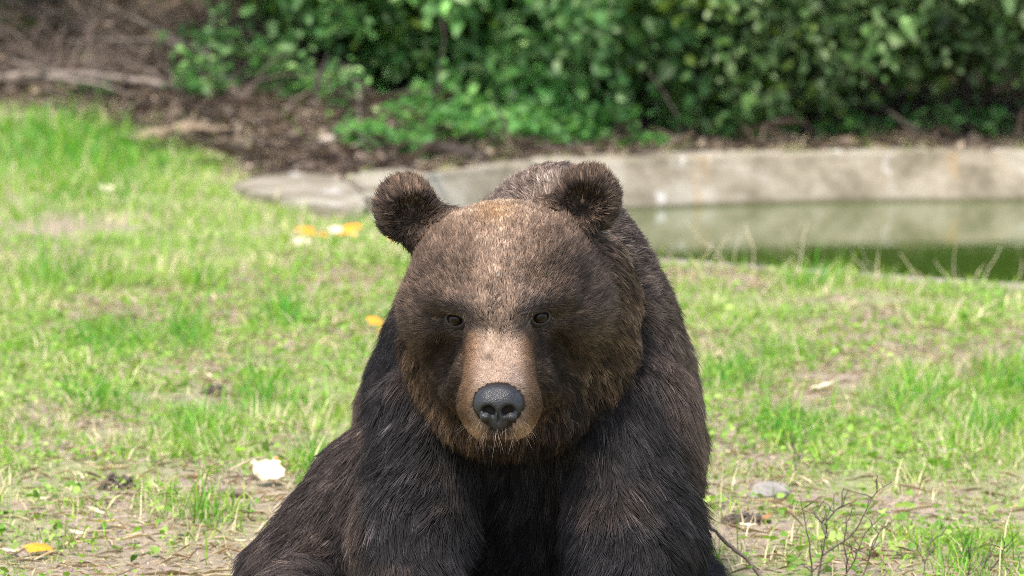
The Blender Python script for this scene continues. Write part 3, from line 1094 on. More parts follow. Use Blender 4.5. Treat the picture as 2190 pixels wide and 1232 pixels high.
for i, a in enumerate([
        ('orange rind piece at the left of the far group beside the bear', 655, 512, 0.072, 0.060, 20, 25, False),
        ('small orange rind piece in the middle of the far group', 692, 516, 0.048, 0.042, 70, 20, False),
        ('pale inside-up rind piece at the top of the far group', 718, 508, 0.074, 0.060, 10, 30, True),
        ('orange rind piece at the right end of the far group', 748, 514, 0.066, 0.060, -30, 35, False),
        ('pale rind piece lowest in the far group', 645, 534, 0.072, 0.054, 15, 30, True),
        ('orange rind piece touching the shoulder of the bear', 803, 708, 0.058, 0.048, 40, 30, False),
        ('small orange rind piece just below the one at the bear shoulder', 822, 722, 0.042, 0.036, -20, 35, False),
        ('orange rind piece half hidden behind the left ear', 846, 526, 0.060, 0.048, 15, 25, False),
        ('large torn rind piece with bright white flesh beside the bear', 572, 1040, .072, .06, 35, 38, True),
        ('orange rind strip standing on the large white piece', 598, 1012, 0.036, 0.026, 80, 60, False),
        ('orange rind piece at the lower left corner', 82, 1198, 0.060, 0.042, 30, 15, False),
        ('peach coloured rind piece far off in the lush grass at left', 228, 418, 0.072, 0.054, 10, 30, True)]):
    rind(*a[:7], 60 + i, a[7])


def fallen(label, px, py, L, yaw, col, seed, curl=.35, asp=.45):
    rng = np.random.default_rng(seed)
    g = on_ground(px, py)
    n, m = 9, 5
    V = []
    for i in range(n):
        t = i / (n - 1)
        w = asp * L * (math.sin(math.pi * t ** .8) * .5 + .02) * (1 + .15 * math.sin(i * 2.3 + seed))
        for j in range(m):
            s = j / (m - 1) * 2 - 1
            V.append(((t - .5) * L, s * w, curl * L * (s * s * .25 + (t - .5) ** 2 * .5) + rng.normal() * .001))
    F = [(i * m + j, (i + 1) * m + j, (i + 1) * m + j + 1, i * m + j + 1) for i in range(n - 1) for j in range(m - 1)]
    me = bpy.data.meshes.new('fallen_leaf')
    me.from_pydata(V, [], F)
    set_col(me, np.tile(col, (len(V), 1)) * np.exp(rng.normal(0, .06, len(V)))[:, None])
    o = link('fallen_leaf', me, dry_m, None, True)
    o.location = (g[0], g[1], gz(g[0], g[1]) + .014)
    o.rotation_euler = (rng.normal() * .25, rng.normal() * .2, math.radians(yaw))
    return tag(o, label, 'leaf', 'pale fallen leaves on the lawn')


PALE, YEL, BRN = (.68, .6, .42), (.62, .55, .2), (.3, .16, .07)
for i, a in enumerate([
        ('long pale yellow fallen leaf in the bare patch at lower left', 225, 1132, .06, 40, YEL),
        ('pale curled leaf left of the long yellow one', 165, 1155, .045, 0, PALE),
        ('small white leaf right of the long yellow one', 288, 1122, .035, 15, PALE),
        ('pale torn leaf just below the small white one', 252, 1140, .03, 60, PALE),
        ('pale leaf above the long yellow one at lower left', 205, 1108, .045, -10, PALE),
        ('small white leaf near the left edge of the lawn', 92, 1080, .028, 30, PALE),
        ('pale curved strip of dry leaf left of the white rind', 425, 1055, .065, -25, PALE),
        ('whitish leaf at the foot of the left thigh', 520, 1172, .05, 5, PALE),
        ('pale yellow leaf in the middle distance at left', 468, 568, .05, 0, YEL),
        ('pale leaf lying in the grass near the right edge', 1950, 855, .045, 5, PALE),
        ('long pale leaf on the straw patch right of the bear', 1760, 840, .085, -5, PALE),
        ('small whitish leaf in the grass at far right', 2160, 882, .025, 10, PALE),
        ('pinkish pale leaf in the bare patch at lower right', 1870, 1145, .05, 35, PALE),
        ('whitish leaf under the small soil hollow at right', 1600, 1140, .045, 0, PALE),
        ('brown dry leaf at the rim of the soil hollow', 1640, 1120, .04, 50, BRN),
        ('pale leaf in the straw at the far left edge', 20, 1195, .05, 20, PALE),
        ('white leaf shining in the far grass left of centre', 76, 372, .05, 0, PALE)]):
    fallen(*a, 80 + i)

# a split piece of wood on the ground at left
wg = on_ground(495, 1066)
wd = tag(tubes('wood_chip', [(wiggle(wg + [-.05, .01, .012], wg + [.055, -.008, .012], 6, .03, np.random.default_rng(3)), [.004, .011, .013, .012, .01, .004])], bark_pale, None, 6), 'flat grey piece of split wood beside the pale leaf strip', 'wood')


# ------------------------------------------------------------------ bare twigs and sticks at the right
def twiggy(label, chains, Y0, r, seed):
    rng = np.random.default_rng(seed)
    b = P(chains[0][0][0], chains[0][0][1], Y0)
    b[2] = gz(b[0], b[1])
    o = tag(empty('bare_twig_shrub', b), label, 'twigs')
    for ch in chains:
        dy = rng.normal() * .05
        pts = smooth_line([P(px, py, Y0 + dy * k / max(1, len(ch) - 1)) for k, (px, py) in enumerate(ch)], 4)
        pts = pts + rng.normal(size=pts.shape) * .0012
        tubes('twig', [(pts, np.linspace(r * (.7 + .4 * rng.random()), .0009, len(pts)))], twig_m, o, 5)
        for k in range(5):
            i = rng.integers(2, len(pts) - 1)
            e = pts[i] + np.array([rng.normal() * .025, rng.normal() * .02, .012 + .035 * rng.random()])
            tubes('twig', [(wiggle(pts[i], e, 4, .1, rng), np.linspace(.0013, .0007, 4))], twig_m, o, 4)


twiggy('bare many branched dark twigs at the lower right beside the bear', [
    [(1742, 1262), (1758, 1190), (1768, 1120), (1764, 1082)], [(1758, 1185), (1815, 1150), (1842, 1110), (1866, 1062), (1908, 1030)],
    [(1738, 1262), (1735, 1190), (1726, 1140), (1712, 1070)], [(1790, 1262), (1826, 1200), (1850, 1140), (1890, 1100)],
    [(1836, 1262), (1860, 1190), (1880, 1140), (1910, 1110)], [(1764, 1120), (1790, 1090), (1830, 1070)], [(1768, 1150), (1752, 1110), (1738, 1090)],
    [(1800, 1262), (1812, 1215), (1806, 1150), (1822, 1090)]], 8.92, .0026, 1)
twiggy('sparse thin twigs in the grass at the lower right corner', [
    [(2080, 1262), (2110, 1200), (2125, 1145)], [(2060, 1262), (2075, 1200), (2070, 1170)], [(1960, 1262), (1985, 1190), (1990, 1150)], [(2090, 1262), (2140, 1190), (2150, 1160)]], 8.95, .002, 2)
twiggy('thin upright twigs beside the right flank of the bear', [[(1695, 1010), (1716, 970), (1726, 930)], [(1700, 1010), (1698, 970), (1690, 945)]], 10.4, .002, 3)
branch('fallen_stick', 'thin grey stick leaning out from behind the right leg of the bear', 'stick', [(1490, 1095, 8.95), (1530, 1138, 8.95), (1565, 1170, 8.93), (1605, 1205, 8.92), (1640, 1255, 8.9)], .004, .0045, bark_pale, 12)
#ENV_END


# ------------------------------------------------------------------ the bear
# groups of shapes, blended into one surface
def bear_shapes():
    g = {}
    g['torso'] = [
        (ell(P(1150, 965, 8.68), (.335, .36, .40)), .1),
        (ell(P(1165, 775, 8.5), (.25, .23, .26)), .12),
        (ell(P(1188, 512, 8.56), (.135, .24, .152)), .16),
        (ell((.03, 9.02, .32), (.36, .42, .34)), .15),
        (ell((.05, 8.82, .56), (.25, .38, .25)), .15),
        (ell(P(1100, 960, 8.5), (.2, .12, .16)), .1),
    ]
    g['foreleg_l'] = [
        (cone(P(928, 900, 8.33), .115, P(878, 1150, 8.2), .1), .06),
        (cone(P(878, 1150, 8.2), .1, P(885, 1345, 8.03), .08), .05),
        (ell(P(885, 1372, 7.97), (.085, .12, .05)), .05),
    ]
    g['foreleg_r'] = [
        (cone(P(1345, 895, 8.33), .135, P(1352, 1150, 8.2), .12), .06),
        (cone(P(1352, 1150, 8.2), .12, P(1325, 1345, 8.03), .085), .05),
        (ell(P(1325, 1372, 7.97), (.088, .12, .05)), .05),
    ]
    g['thigh_l'] = [
        (cone(P(815, 1065, 8.66), .145, P(672, 1275, 8.6), .155), .06),
        (cone(P(670, 1275, 8.6), .13, P(640, 1330, 8.25), .07), .06),
    ]
    g['thigh_r'] = [
        (cone(P(1390, 1180, 8.72), .1, P(1420, 1290, 8.6), .105), .06),
        (cone(P(1420, 1290, 8.6), .1, P(1500, 1330, 8.25), .07), .06),
    ]
    g['neck'] = [
        (ell(P(1120, 655, 8.30), (.225, .2, .205)), .08),
        (ell(P(1110, 762, 8.255), (.222, .12, .162)), .06),
        (ell(P(1088, 878, 8.19), (.14, .1, .085)), .06),
    ]
    Rm = rot(rx=43)
    cm = P(1068, 772, 7.93)
    g['head'] = [
        (ell(P(1078, 595, 8.17), (.165, .165, .152)), .05),
        (ell(P(990, 575, 8.135), (.085, .115, .088)), .04),
        (ell(P(1162, 570, 8.135), (.088, .115, .088)), .04),
        (ell(P(1078, 700, 8.17), (.165, .11, .13)), .06),
        (ell(P(945, 668, 8.14), (.075, .085, .08)), .05),
        (ell(P(1208, 662, 8.14), (.082, .085, .082)), .05),
        (ell(P(1000, 800, 8.1), (.062, .1, .07)), .05),
        (ell(P(1138, 800, 8.1), (.066, .1, .07)), .05),
        (cone(P(940, 632, 8.035), .028, P(1020, 660, 7.995), .024), .03),
        (cone(P(1194, 628, 8.035), .028, P(1116, 656, 7.995), .024), .03),
        (ell(P(1068, 672, 8.02), (.05, .06, .1)), .04),
    ]
    up = np.array([0, -.6, .78])
    ax = np.array([0, -.731, -.682])
    box0 = rbox((0, 0, 0), (.073, .125, .055), .04, Rm)
    def bridge(p):
        q = p - (cm - up * .055 - ax * .028)
        w = np.clip(.9 + (q @ ax) * 1.1, .7, 1.0)
        q = q.copy()
        q[:, 0] /= w
        return box0(q) * .85
    g['muzzle'] = [
        (bridge, .04),
        (ell(P(1068, 862, 7.885), (.068, .066, .062)), .03),
        (ell(P(1069, 888, 7.882), (.062, .056, .044)), .03),
        (ell(P(1066, 928, 7.905), (.04, .045, .02)), .008),
    ]
    ears = {}
    for k, (ex, ey, sx, roll) in {'ear_l': (868, 445, 1, -18), 'ear_r': (1260, 424, -1, 14)}.items():
        c = P(ex, ey, 8.19)
        R = rot(rx=-14, ry=roll, rz=-sx * 14)
        inner = c + np.array([sx * .014, -.034, -.018])
        base = P(ex + sx * 62, ey + 56, 8.2)
        o, i_, b_ = ell(c, (.054, .026, .058), R), ell(inner, (.04, .034, .043), R), cone(c + np.array([sx * .016, .004, -.02]), .04, base, .057)
        def f(p, o=o, i_=i_, b_=b_):
            d = smin(o(p), b_(p), .03)
            return -smin(-d, i_(p), .015)
        ears[k] = [(f, .03)]
    g.update(ears)
    return g


SHAPES = bear_shapes()
ORDER = ['torso', 'foreleg_l', 'foreleg_r', 'thigh_l', 'thigh_r', 'neck', 'head', 'muzzle', 'ear_l', 'ear_r']
BLEND = dict(torso=.1, foreleg_l=.06, foreleg_r=.06, thigh_l=.08, thigh_r=.05, neck=.02, head=.045, muzzle=.022, ear_l=.02, ear_r=.02)


def group_sdf(name, p):
    d = None
    for f, k in SHAPES[name]:
        v = f(p)
        d = v if d is None else smin(d, v, k)
    return d


HOLLOWS = [(ell(P(972, 722, 7.972), (.034, .03, .042)), .035), (ell(P(1164, 718, 7.972), (.034, .03, .042)), .035),
           (ell(P(925, 805, 8.055), (.032, .06, .085), rot(ry=28)), .03), (ell(P(1226, 800, 8.055), (.032, .06, .085), rot(ry=-28)), .03),
           (ell(P(1072, 560, 7.955), (.012, .03, .1)), .03)]


def bear_raw(p):
    d = None
    for k in ORDER:
        v = group_sdf(k, p)
        if k == 'muzzle':
            for f, w in HOLLOWS: d = -smin(-d, f(p), w)
        d = v if d is None else smin(d, v, BLEND[k])
    return d


def hit(px, py, fn, t0=7.2, t1=9.5):
    d = ray(px, py)
    d = d / np.linalg.norm(d)
    t = np.linspace(t0, t1, 1400)
    v = fn(CAM + t[:, None] * d)
    i = np.argmax(v < 0)
    return CAM + t[i] * d


EYE_PX = [(976, 682, 1), (1154, 677, -1)]
EYES = [hit(px, py, bear_raw) + np.array([0, .004, 0]) for px, py, s in EYE_PX]


def bear_sdf(p):
    d = bear_raw(p)
    for e, (_, _, s) in zip(EYES, EYE_PX):
        d = -smin(-d, np.linalg.norm((p - e - np.array([0, -.004, 0])) / np.array([1.25, 1, .95]), axis=1) - .0165, .012)
    return np.maximum(d, -p[:, 2] + .004)


bear = empty('brown_bear', (0, 8.5, 0))
tag(bear, 'large dark brown bear sitting on the grass facing the camera, head lowered', 'bear')

skin = mat_noise('bear_skin', (.016, .012, .01), (.03, .022, .018), 30, .7, .4, .003)
sb_ = skin.node_tree.nodes['Principled BSDF']
sb_.inputs['Specular IOR Level'].default_value = .05
sb_.inputs['Roughness'].default_value = 1
bv, bf = surface_nets(bear_sdf, (-.72, 7.68, -.03), (.72, 9.55, 1.08), .0075)
bme = mesh_np('bear_body', bv, bf, 4)
link('body', bme, skin, bear, True)
print('bear verts', len(bv))

# nose
NOSE = hit(1066, 876, bear_raw) + np.array([0, .018, 0])


def nose_sdf(p):
    q = p - NOSE
    d = ell((0, 0, .006), (.046, .034, .034))(q)
    d = smin(d, ell((0, .01, .02), (.038, .034, .022))(q), .02)
    d = smin(d, ell((0, -.003, -.026), (.015, .02, .018))(q), .018)
    d = -smin(-d, ell((0, -.036, -.02), (.0022, .012, .02))(q), .003)
    for s in (-1, 1):
        c1 = ell((s * .0195, -.036, -.003), (.0138, .027, .0125))
        c2 = ell((s * .03, -.03, -.012), (.013, .017, .007), rot(ry=s * 35))
        d = -smin(-d, smin(c1(q), c2(q), .008), .008)
        d = smin(d, ell((s * .024, -.019, -.013), (.0115, .012, .009))(q), .006)
    return d


nv, nf = surface_nets(nose_sdf, NOSE - .07, NOSE + .07, .0016)
t = NT('nose_leather')
co = t.coords()
vor = t.new('TexVoronoi', Scale=520.0)
t.link(co, vor.inputs['Vector'])
t.link(t.ramp(t.noise(60, 4, .6, co), [(.3, (.008, .008, .009)), (.7, (.024, .024, .027))]), t.b.inputs['Base Color'])
t.b.inputs['Roughness'].default_value = .42
t.bump(vor.outputs['Distance'], .6, .0014)
link('nose', mesh_np('nose', nv, nf, 4), t.m, bear, True)

# eyes: ball with iris and pupil, lids round it
t = NT('eye_wet')
co = t.coords()
sx = t.new('SeparateXYZ')
t.link(co, sx.inputs[0])
vl = t.new('VectorMath', operation='LENGTH')
cmb = t.new('CombineXYZ')
t.link(sx.outputs['X'], cmb.inputs['X'])
t.link(sx.outputs['Z'], cmb.inputs['Y'])
t.link(cmb.outputs[0], vl.inputs[0])
t.link(t.ramp(vl.outputs['Value'], [(.0, (.002, .002, .002)), (.006, (.002, .002, .002)), (.0072, (.022, .008, .004)), (.0125, (.013, .006, .004)), (.014, (.01, .006, .005))]), t.b.inputs['Base Color'])
t.b.inputs['Roughness'].default_value = .04
t.b.inputs['IOR'].default_value = 1.34
lid_m = mat_noise('eyelid_skin', (.022, .017, .017), (.042, .033, .034), 60, .6, .3, .002)
for e, (px, py, s) in zip(EYES, EYE_PX):
    bm = bmesh.new()
    bmesh.ops.create_uvsphere(bm, u_segments=32, v_segments=20, radius=.0165, matrix=Matrix.Rotation(math.pi / 2, 4, 'X'))
    me = bpy.data.meshes.new('eye')
    bm.to_mesh(me); bm.free()
    o = link('eye', me, t.m, bear, True)
    o.matrix_parent_inverse = Matrix.Identity(4)
    o.location = Vector(e) + Vector((0, -.001, 0)) - Vector(bear.location)
    o.rotation_euler = (math.radians(6), 0, math.radians(s * -14))

    def lid(p, e=e, s=s):
        q = (p - e - np.array([0, .001, 0])) @ rot(ry=s * 14, rz=s * -16)
        d = ell((0, .003, 0), (.0265, .0205, .021))(q)
        slit = ell((0, -.018, -.0012), (.0168, .024, .0108))(q)
        d = -smin(-d, slit, .004)
        d = smin(d, ell((0, -.008, .0135), (.022, .011, .005), rot(ry=-s * 6))(q), .006)
        return np.maximum(d, -(np.linalg.norm(q, axis=1) - .0163))
    lv, lf = surface_nets(lid, e - .042, e + .042, .0013)
    link('eyelid', mesh_np('eyelid', lv, lf, 4), lid_m, bear, True)

# ------------------------------------------------------------------ fur
FUR_GROUPS = ORDER
FUR_NAME = dict(torso='torso_fur', foreleg_l='foreleg_fur', foreleg_r='foreleg_fur', thigh_l='thigh_fur', thigh_r='thigh_fur',
                neck='neck_fur', head='face_fur', muzzle='muzzle_fur', ear_l='ear_fur', ear_r='ear_fur')


def mat_hair():
    t = NT('fur')
    t.n.remove(t.b)
    h = t.n.new('ShaderNodeBsdfHair')
    h.component = 'Reflection'
    h.inputs['RoughnessU'].default_value = .5
    h.inputs['RoughnessV'].default_value = .8
    df = t.n.new('ShaderNodeBsdfDiffuse')
    sn = t.new('Attribute', attribute_name='skin_normal')
    nn_ = t.new('VectorMath', operation='NORMALIZE')
    t.link(sn.outputs['Vector'], nn_.inputs[0])
    t.link(nn_.outputs[0], df.inputs['Normal'])
    sh = t.new('MixShader', Fac=.16)
    a = t.new('Attribute', attribute_name='tint')
    b = t.new('Attribute', attribute_name='tint_tip')
    hi = t.n.new('ShaderNodeHairInfo')
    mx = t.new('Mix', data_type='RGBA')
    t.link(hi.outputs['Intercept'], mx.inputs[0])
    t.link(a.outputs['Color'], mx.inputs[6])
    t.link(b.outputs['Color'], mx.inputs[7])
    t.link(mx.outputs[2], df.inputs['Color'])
    gl = t.new('Mix', data_type='RGBA')
    gl.inputs[0].default_value = .12
    gl.inputs[7].default_value = (.75, .78, .85, 1)
    t.link(mx.outputs[2], gl.inputs[6])
    t.link(gl.outputs[2], h.inputs['Color'])
    t.link(df.outputs[0], sh.inputs[1]); t.link(h.outputs[0], sh.inputs[2])
    t.link(sh.outputs[0], t.n['Material Output'].inputs['Surface'])
    return t.m


def mixc(a, b, w):
    return a * (1 - w[:, None]) + np.asarray(b) * w[:, None]


def blob(u, v, cu, cv, ru, rv, p=1.0):
    return np.exp(-(((u - cu) / ru) ** 2 + ((v - cv) / rv) ** 2) * p)


def grow_fur(N):
    tri = np.concatenate([bf[:, [0, 1, 2]], bf[:, [0, 2, 3]]])
    a, b, c = bv[tri[:, 0]], bv[tri[:, 1]], bv[tri[:, 2]]
    cr = np.cross(b - a, c - a)
    area = np.linalg.norm(cr, axis=1) * .5
    fn = norm(cr)
    cen = (a + b + c) / 3
    view = norm(CAM - cen)
    face = (fn * view).sum(1)
    u, v = project(cen)
    w = area * np.where(face > -.25, 1, .07) * np.where(v > 1330, .15, 1)
    hd = np.minimum(group_sdf('head', cen), np.minimum(group_sdf('muzzle', cen), np.minimum(group_sdf('ear_l', cen), group_sdf('ear_r', cen))))
    w *= np.where(hd < .012, 3.3, 1)
    w *= np.where(group_sdf('muzzle', cen) < .008, 2.6, 1)
    w *= np.where((nose_sdf(cen) < .002) | (np.linalg.norm((cen - NOSE - [0, -.01, 0]) / [.04, .05, .036], axis=1) < 1), 0, 1)
    for e in EYES:
        w *= np.where(np.linalg.norm((cen - e) / [1.35, 1, 1.05], axis=1) < .0165, 0, 1)
    w *= cen[:, 2] > .02
    ie = np.maximum(blob(u, v, 884, 474, 34, 40), blob(u, v, 1246, 452, 34, 40)) * (fn[:, 1] < -.2) * (np.minimum(group_sdf('ear_l', cen), group_sdf('ear_r', cen)) < .006)
    w *= 1 - .3 * np.clip(ie * 1.3, 0, 1)
    k = RNG.choice(len(tri), N, p=w / w.sum())
    r1, r2 = np.sqrt(RNG.random(N)), RNG.random(N)
    p = (1 - r1)[:, None] * a[k] + (r1 * (1 - r2))[:, None] * b[k] + (r1 * r2)[:, None] * c[k]
    vn = sdf_grad(bear_sdf, bv, .008)
    tk = tri[k]
    n = norm((1 - r1)[:, None] * vn[tk[:, 0]] + (r1 * (1 - r2))[:, None] * vn[tk[:, 1]] + (r1 * r2)[:, None] * vn[tk[:, 2]])
    u, v = project(p)

    D = np.stack([group_sdf(g, p) for g in FUR_GROUPS], 1)
    reg = D.argmin(1)
    G_ = {g: i for i, g in enumerate(FUR_GROUPS)}
    W = np.exp(-np.maximum(D - D.min(1, keepdims=True), 0) / .009)
    W /= W.sum(1, keepdims=True)
    # the tan of the muzzle fades into the cheeks
    im, ih = FUR_GROUPS.index('muzzle'), FUR_GROUPS.index('head')
    fade = W[:, im] * sstep(62, 88, np.abs(u - 1068)) * sstep(905, 860, v)
    W[:, im] -= fade * .8; W[:, ih] += fade * .8
    wt = lambda *gs: sum(W[:, G_[g]] for g in gs)
    head, muz, neck, torso = wt('head'), wt('muzzle'), wt('neck'), wt('torso')
    ear, fore, thigh = wt('ear_l', 'ear_r'), wt('foreleg_l', 'foreleg_r'), wt('thigh_l', 'thigh_r')

    n0 = fbm(p[:, 0] * 22 + p[:, 1] * 9, p[:, 2] * 22)
    # length
    eye_d = np.min([np.linalg.norm(p - e, axis=1) for e in EYES], 0)
    side = np.clip(np.abs(u - 1075) / 220, 0, 1)
    L = muz * (.007 + .005 * sstep(880, 940, v)) + head * (.012 + .005 * side + .016 * side ** 3) + neck * .035 \
        + torso * (.048 - .02 * sstep(620, 420, v)) + ear * (.02 + .008 * n0) + fore * .052 + thigh * .055
    L *= .45 + .55 * sstep(.018, .07, eye_d)
    L *= 1 + (neck + torso + fore + thigh) * (n0 - .5) * 1.3
    L *= .7 + .55 * RNG.random(N)

    inner_ear = ear * np.maximum(blob(u, v, 883, 468, 38, 44), blob(u, v, 1246, 446, 38, 44)) * (n[:, 1] < -.2)
    L *= 1 - .5 * inner_ear

    # direction along the skin
    nz = noise3(p, 9)
    hdir = norm(p - (NOSE + np.array([0, .02, .02]))) + np.array([0, .3, 0]) + nz * .12
    hdir = hdir + np.stack([np.zeros(N), np.zeros(N), -1.2 * sstep(640, 820, v) * side], 1)
    hc = P(1080, 640, 8.1)
    ndir = norm(p - hc) * .8 + np.array([0, .3, -.75]) + nz * .35
    big = noise3(p + 5, 5.5)
    bdir = np.array([0, .1, -1.0]) + np.stack([np.sign(p[:, 0]) * .25, np.zeros(N), np.zeros(N)], 1) + nz * .5 + big * .8
    top = sstep(760, 560, v)
    bdir = bdir * (1 - top[:, None]) + top[:, None] * (np.array([0, .8, .1]) + np.stack([(p[:, 0] - .08) * 2, np.zeros(N), np.zeros(N)], 1) + nz * .3)
    tdir = np.array([-.5, .1, -.8]) + nz * .3 + big * .3
    tdir = np.where((p[:, 0] > 0)[:, None], tdir * [-1, 1, 1], tdir)
    edir = np.zeros_like(p)
    for g, (ex, ey) in (('ear_l', (885, 470)), ('ear_r', (1245, 450))):
        m = W[:, G_[g]] > .2
        edir[m] = norm(p[m] - P(ex, ey, 8.19))
    d = (head + muz)[:, None] * hdir + neck[:, None] * ndir + (torso + fore)[:, None] * bdir + thigh[:, None] * tdir + ear[:, None] * edir
    d = d - (d * n).sum(1, keepdims=True) * n
    d = norm(d)
    lift = muz * .28 + head * .38 + neck * .6 + torso * .5 + fore * .5 + thigh * .45 + ear * .62
    lift = lift * (.7 + .6 * RNG.random(N)) * (.55 + .9 * fbm(p[:, 0] * 12 + 31, p[:, 2] * 12 + p[:, 1] * 8))

    # strands
    S = 5
    tt = np.linspace(0, 1, S)
    rnd = RNG.normal(size=(N, 3))
    body = (neck + torso + fore + thigh)
    pts = np.zeros((N, S, 3))
    for i, q in enumerate(tt):
        o = d * q * (1 - .12 * lift)[:, None] + n * (lift * (q - .42 * q * q))[:, None] + rnd * (.16 * q * q) \
            + (body * .22)[:, None] * np.array([0, 0, -1]) * q * q
        pts[:, i] = p + o * L[:, None]
    # tufts: strands lean together towards the tip of a near guide, fine tufts everywhere, coarse ones on the body
    def clump(M, wc):
        gi = RNG.choice(N, M, replace=False)
        kd = kdtree.KDTree(M)
        for j, q in enumerate(gi): kd.insert(p[q], j)
        kd.balance()
        near = np.fromiter((kd.find(q)[1] for q in p), int, N)
        tip = pts[gi[near], -1] - p[gi[near]]
        gt = p[gi[near]] * .6 + p * .4 + tip * (L / np.maximum(np.linalg.norm(tip, axis=1), 1e-4) * .95)[:, None]
        for i, q in enumerate(tt):
            ww = (wc * q ** 1.3)[:, None]
            pts[:, i] += ww * ((p + (gt - p) * q) - pts[:, i])
        return np.exp(RNG.normal(0, 1, M))[near], np.abs(p - p[gi[near]]).max(1)
    rj = .55 + .45 * RNG.random(N)
    vg1, _ = clump(N // 7, (.5 * head + .4 * muz + .6 * neck + .6 * body + .5 * ear) * rj)
    vg2, dd = clump(N // 90, (.1 * head + .4 * neck + .55 * (torso + fore + thigh) + .2 * ear) * rj)

    # colour
    C = np.tile([.03, .023, .02], (N, 1)).astype(float)
    T = C.copy()
    nl = fbm(p[:, 0] * 14 + p[:, 1] * 5, p[:, 2] * 14)
    n2 = fbm(p[:, 0] * 40 + 7, p[:, 2] * 40 + p[:, 1] * 20)
    # torso and legs: near black in front, brown on the flanks and outer edges
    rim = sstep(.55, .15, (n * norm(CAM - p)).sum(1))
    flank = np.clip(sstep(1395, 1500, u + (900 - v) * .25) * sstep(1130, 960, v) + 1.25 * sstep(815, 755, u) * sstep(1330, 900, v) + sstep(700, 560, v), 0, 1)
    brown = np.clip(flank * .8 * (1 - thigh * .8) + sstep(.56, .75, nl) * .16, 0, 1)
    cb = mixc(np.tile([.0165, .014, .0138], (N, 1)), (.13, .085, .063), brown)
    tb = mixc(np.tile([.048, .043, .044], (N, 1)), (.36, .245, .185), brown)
    back = sstep(560, 400, v) * torso
    cb = mixc(cb, (.26, .185, .14), back * sstep(.1, .4, n2)); tb = mixc(tb, (.3, .23, .185), back * sstep(.1, .4, n2))
    # neck
    cn = mixc(np.tile([.03, .02, .014], (N, 1)), (.11, .066, .042), sstep(.42, .62, nl))
    tn = mixc(np.tile([.09, .058, .04], (N, 1)), (.24, .155, .106), sstep(.4, .7, n2))
    lt = sstep(520, 430, v)
    cn = mixc(cn, (.13, .09, .065), lt); tn = mixc(tn, (.36, .26, .19), lt)
    dk = np.clip(blob(u, v, 1240, 880, 140, 90) + blob(u, v, 1080, 975, 120, 60) * 1.2, 0, 1) * .92  # dark brown ruff under chin and lower right, with the head's shade painted in
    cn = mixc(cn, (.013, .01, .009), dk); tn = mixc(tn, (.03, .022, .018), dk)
    # face
    ch = np.tile([.055, .036, .026], (N, 1)); th = np.tile([.15, .1, .072], (N, 1))
    st = np.clip(blob(u, v, 1068, 560, 55, 140) + .9 * blob(u, v, 1068, 690, 60, 70), 0, 1)
    ch = mixc(ch, (.15, .102, .076), st); th = mixc(th, (.27, .19, .144), st)
    cl = sstep(505, 425, v)
    ch = mixc(ch, (.12, .082, .057), cl * .8); th = mixc(th, (.34, .245, .18), cl * .85)
    gold = .8 * blob(u, v, 1060, 455, 42, 26)
    ch = mixc(ch, (.18, .095, .04), gold); th = mixc(th, (.36, .22, .12), gold)
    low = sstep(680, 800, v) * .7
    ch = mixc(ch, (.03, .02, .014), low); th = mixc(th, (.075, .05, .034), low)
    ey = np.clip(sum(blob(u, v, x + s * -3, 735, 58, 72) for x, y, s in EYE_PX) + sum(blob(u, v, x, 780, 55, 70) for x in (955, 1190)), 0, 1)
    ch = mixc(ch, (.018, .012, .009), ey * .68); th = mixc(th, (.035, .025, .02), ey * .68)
    ring = np.clip(sum(blob(u, v, x, y, 40, 34) for x, y, s in EYE_PX), 0, 1)
    ch = mixc(ch, (.075, .058, .056), ring); th = mixc(th, (.12, .095, .092), ring)
    patch = (blob(u, v, 950, 600, 75, 75) + blob(u, v, 1195, 595, 80, 75)) * .75
    ch = mixc(ch, (.035, .024, .018), patch); th = mixc(th, (.08, .056, .042), patch)
    # muzzle
    off = np.abs(u - 1068) / np.interp(v, [660, 780, 880], [.62, .95, 1.05])
    cm_ = mixc(np.tile([.24, .155, .105], (N, 1)), (.15, .088, .052), sstep(40, 75, off)); tm = mixc(np.tile([.54, .4, .315], (N, 1)), (.27, .155, .088), sstep(28, 70, off))
    lip = sstep(890, 930, v)
    cm_ = mixc(cm_, (.28, .17, .12), lip); tm = mixc(tm, (.52, .36, .26), lip)
    philt = 1.3 * blob(u, v, 1066, 920, 34, 16) + .6 * blob(u, v, 1045, 768, 14, 10)
    cm_ = mixc(cm_, (.05, .035, .028), np.clip(philt, 0, 1)); tm = mixc(tm, (.1, .07, .055), np.clip(philt, 0, 1))
    upb = sstep(735, 665, v)
    cm_ = mixc(cm_, (.13, .088, .066), upb); tm = mixc(tm, (.33, .235, .18), upb)
    chin = np.clip(sstep(926, 938, v) * blob(u, v, 1066, 945, 55, 60) * 1.3, 0, 1)
    cm_ = mixc(cm_, (.03, .02, .015), chin); tm = mixc(tm, (.06, .04, .03), chin)
    # ears
    ce = np.tile([.032, .022, .017], (N, 1)); te = np.tile([.105, .07, .05], (N, 1))
    inn = np.maximum(blob(u, v, 885, 485, 40, 42), blob(u, v, 1243, 462, 40, 42)) * (p[:, 1] < 8.18)
    ce = mixc(ce, (.008, .006, .005), inn); te = mixc(te, (.02, .014, .012), inn)
    bw = (torso + fore + thigh)[:, None]
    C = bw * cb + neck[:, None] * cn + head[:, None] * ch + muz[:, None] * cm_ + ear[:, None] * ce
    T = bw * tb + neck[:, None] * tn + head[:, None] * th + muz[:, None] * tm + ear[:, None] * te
    vr = np.exp(RNG.normal(0, .22, N))[:, None]
    vg = (vg1 ** (.5 - .38 * muz - .18 * head) * vg2 ** (.22 - .12 * muz))[:, None]
    vr = vr ** (1 - .5 * muz)[:, None]
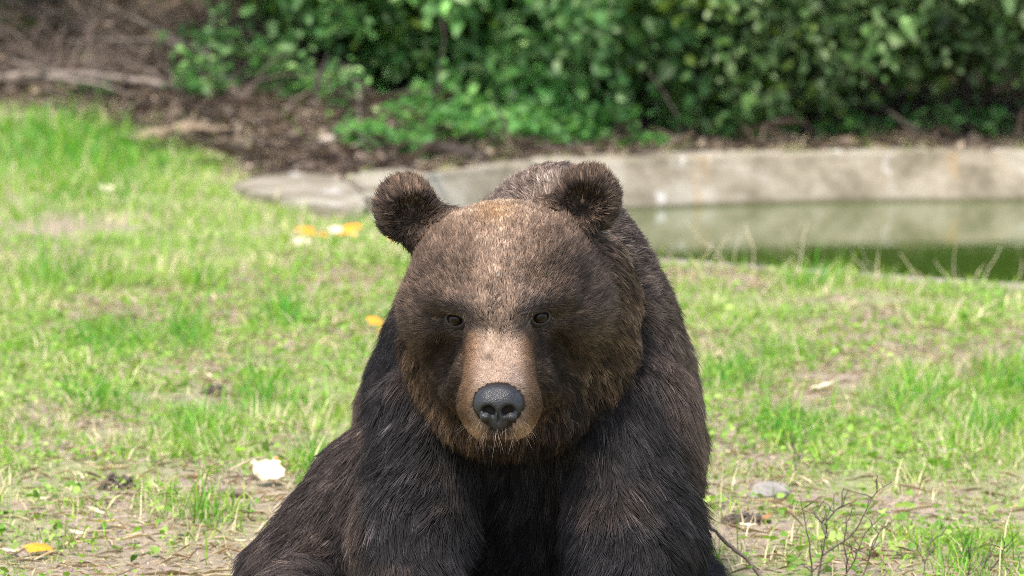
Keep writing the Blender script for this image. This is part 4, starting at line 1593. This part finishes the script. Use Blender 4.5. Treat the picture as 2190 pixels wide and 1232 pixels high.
    sc = (muz * (.68 + .4 * sstep(885, 920, v)) + head * 1.0 + neck * 1.2 + ear * .9 + (torso + fore + thigh) * .56)[:, None]
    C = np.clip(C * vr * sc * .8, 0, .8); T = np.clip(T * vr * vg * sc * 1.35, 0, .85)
    warm = (1 - torso - fore - thigh)[:, None]
    C = C * (1 + warm * [.02, 0, -.04]); T = T * (1 + warm * [.0, 0, -.03])
    R = (muz * .00036 + head * .00038 + ear * .0005 + body * .0006)
    nrm_ = norm(n + d * .35)
    return pts, C, T, R, reg, nrm_


def hair_object(name, pts, C, T, R, Nn, mat, parent):
    cu = bpy.data.hair_curves.new(name)
    N, S = pts.shape[:2]
    cu.add_curves([S] * N)
    cu.position_data.foreach_set('vector', pts.astype(np.float32).ravel())
    ra = cu.attributes.get('radius') or cu.attributes.new('radius', 'FLOAT', 'POINT')
    prof = np.linspace(1, 0, S) ** .6 * .9 + .1
    ra.data.foreach_set('value', (R[:, None] * prof[None]).astype(np.float32).ravel())
    for nm, X in (('tint', C), ('tint_tip', T)):
        at = cu.attributes.new(nm, 'FLOAT_COLOR', 'CURVE')
        c4 = np.ones((N, 4), np.float32); c4[:, :3] = X
        at.data.foreach_set('color', c4.ravel())
    na = cu.attributes.new('skin_normal', 'FLOAT_VECTOR', 'CURVE')
    na.data.foreach_set('vector', np.asarray(Nn, np.float32).ravel())
    cu.materials.append(mat)
    o = bpy.data.objects.new(name, cu)
    COL.objects.link(o)
    o.parent = parent
    o.matrix_parent_inverse = Matrix.Translation(-Vector(parent.location))
    return o


if FUR:
    hair = mat_hair()
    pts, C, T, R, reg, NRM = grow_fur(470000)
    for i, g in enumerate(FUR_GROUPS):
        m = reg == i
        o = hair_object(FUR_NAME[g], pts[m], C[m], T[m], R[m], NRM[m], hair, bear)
        o['kind'] = 'stuff'


def whiskers():
    """long single hairs at lips and brows"""
    rng = np.random.default_rng(55)
    P_, n = [], 0
    for k in range(70):
        px = 1068 + rng.normal() * 62
        py = 905 + 28 * rng.random() - abs(px - 1068) * .12
        q = hit(px, py, bear_raw)
        L = .018 + .03 * rng.random() ** 2
        d = np.array([(px - 1068) / 90 + rng.normal() * .3, -.55 + rng.normal() * .2, -.55 + rng.normal() * .35])
        d /= np.linalg.norm(d)
        P_.append([q + d * L * t + np.array([0, 0, -1]) * L * .35 * t * t for t in np.linspace(0, 1, 5)])
    for px, py, s in EYE_PX:
        for k in range(2):
            q = hit(px + s * (18 - 5 * k), py - 16 + 3 * k, bear_raw) + np.array([0, -.003, 0])
            d = np.array([s * .1 + rng.normal() * .2, -.8, -.25 - .2 * rng.random()])
            L = .03 + .02 * rng.random()
            P_.append([q + d * L * .8 * t + np.array([0, .25, -.25]) * L * t * t for t in np.linspace(0, 1, 5)])
    P_ = np.array(P_)
    n = len(P_)
    c = np.tile([.26, .2, .15], (n, 1)) * np.exp(rng.normal(0, .3, n))[:, None]
    o = hair_object('whiskers', P_, c, c, np.where(np.arange(n) < 70, .0002, .00014), np.tile([0, -.5, .85], (n, 1)), hair, bear)
    o['kind'] = 'stuff'


if FUR:
    whiskers()
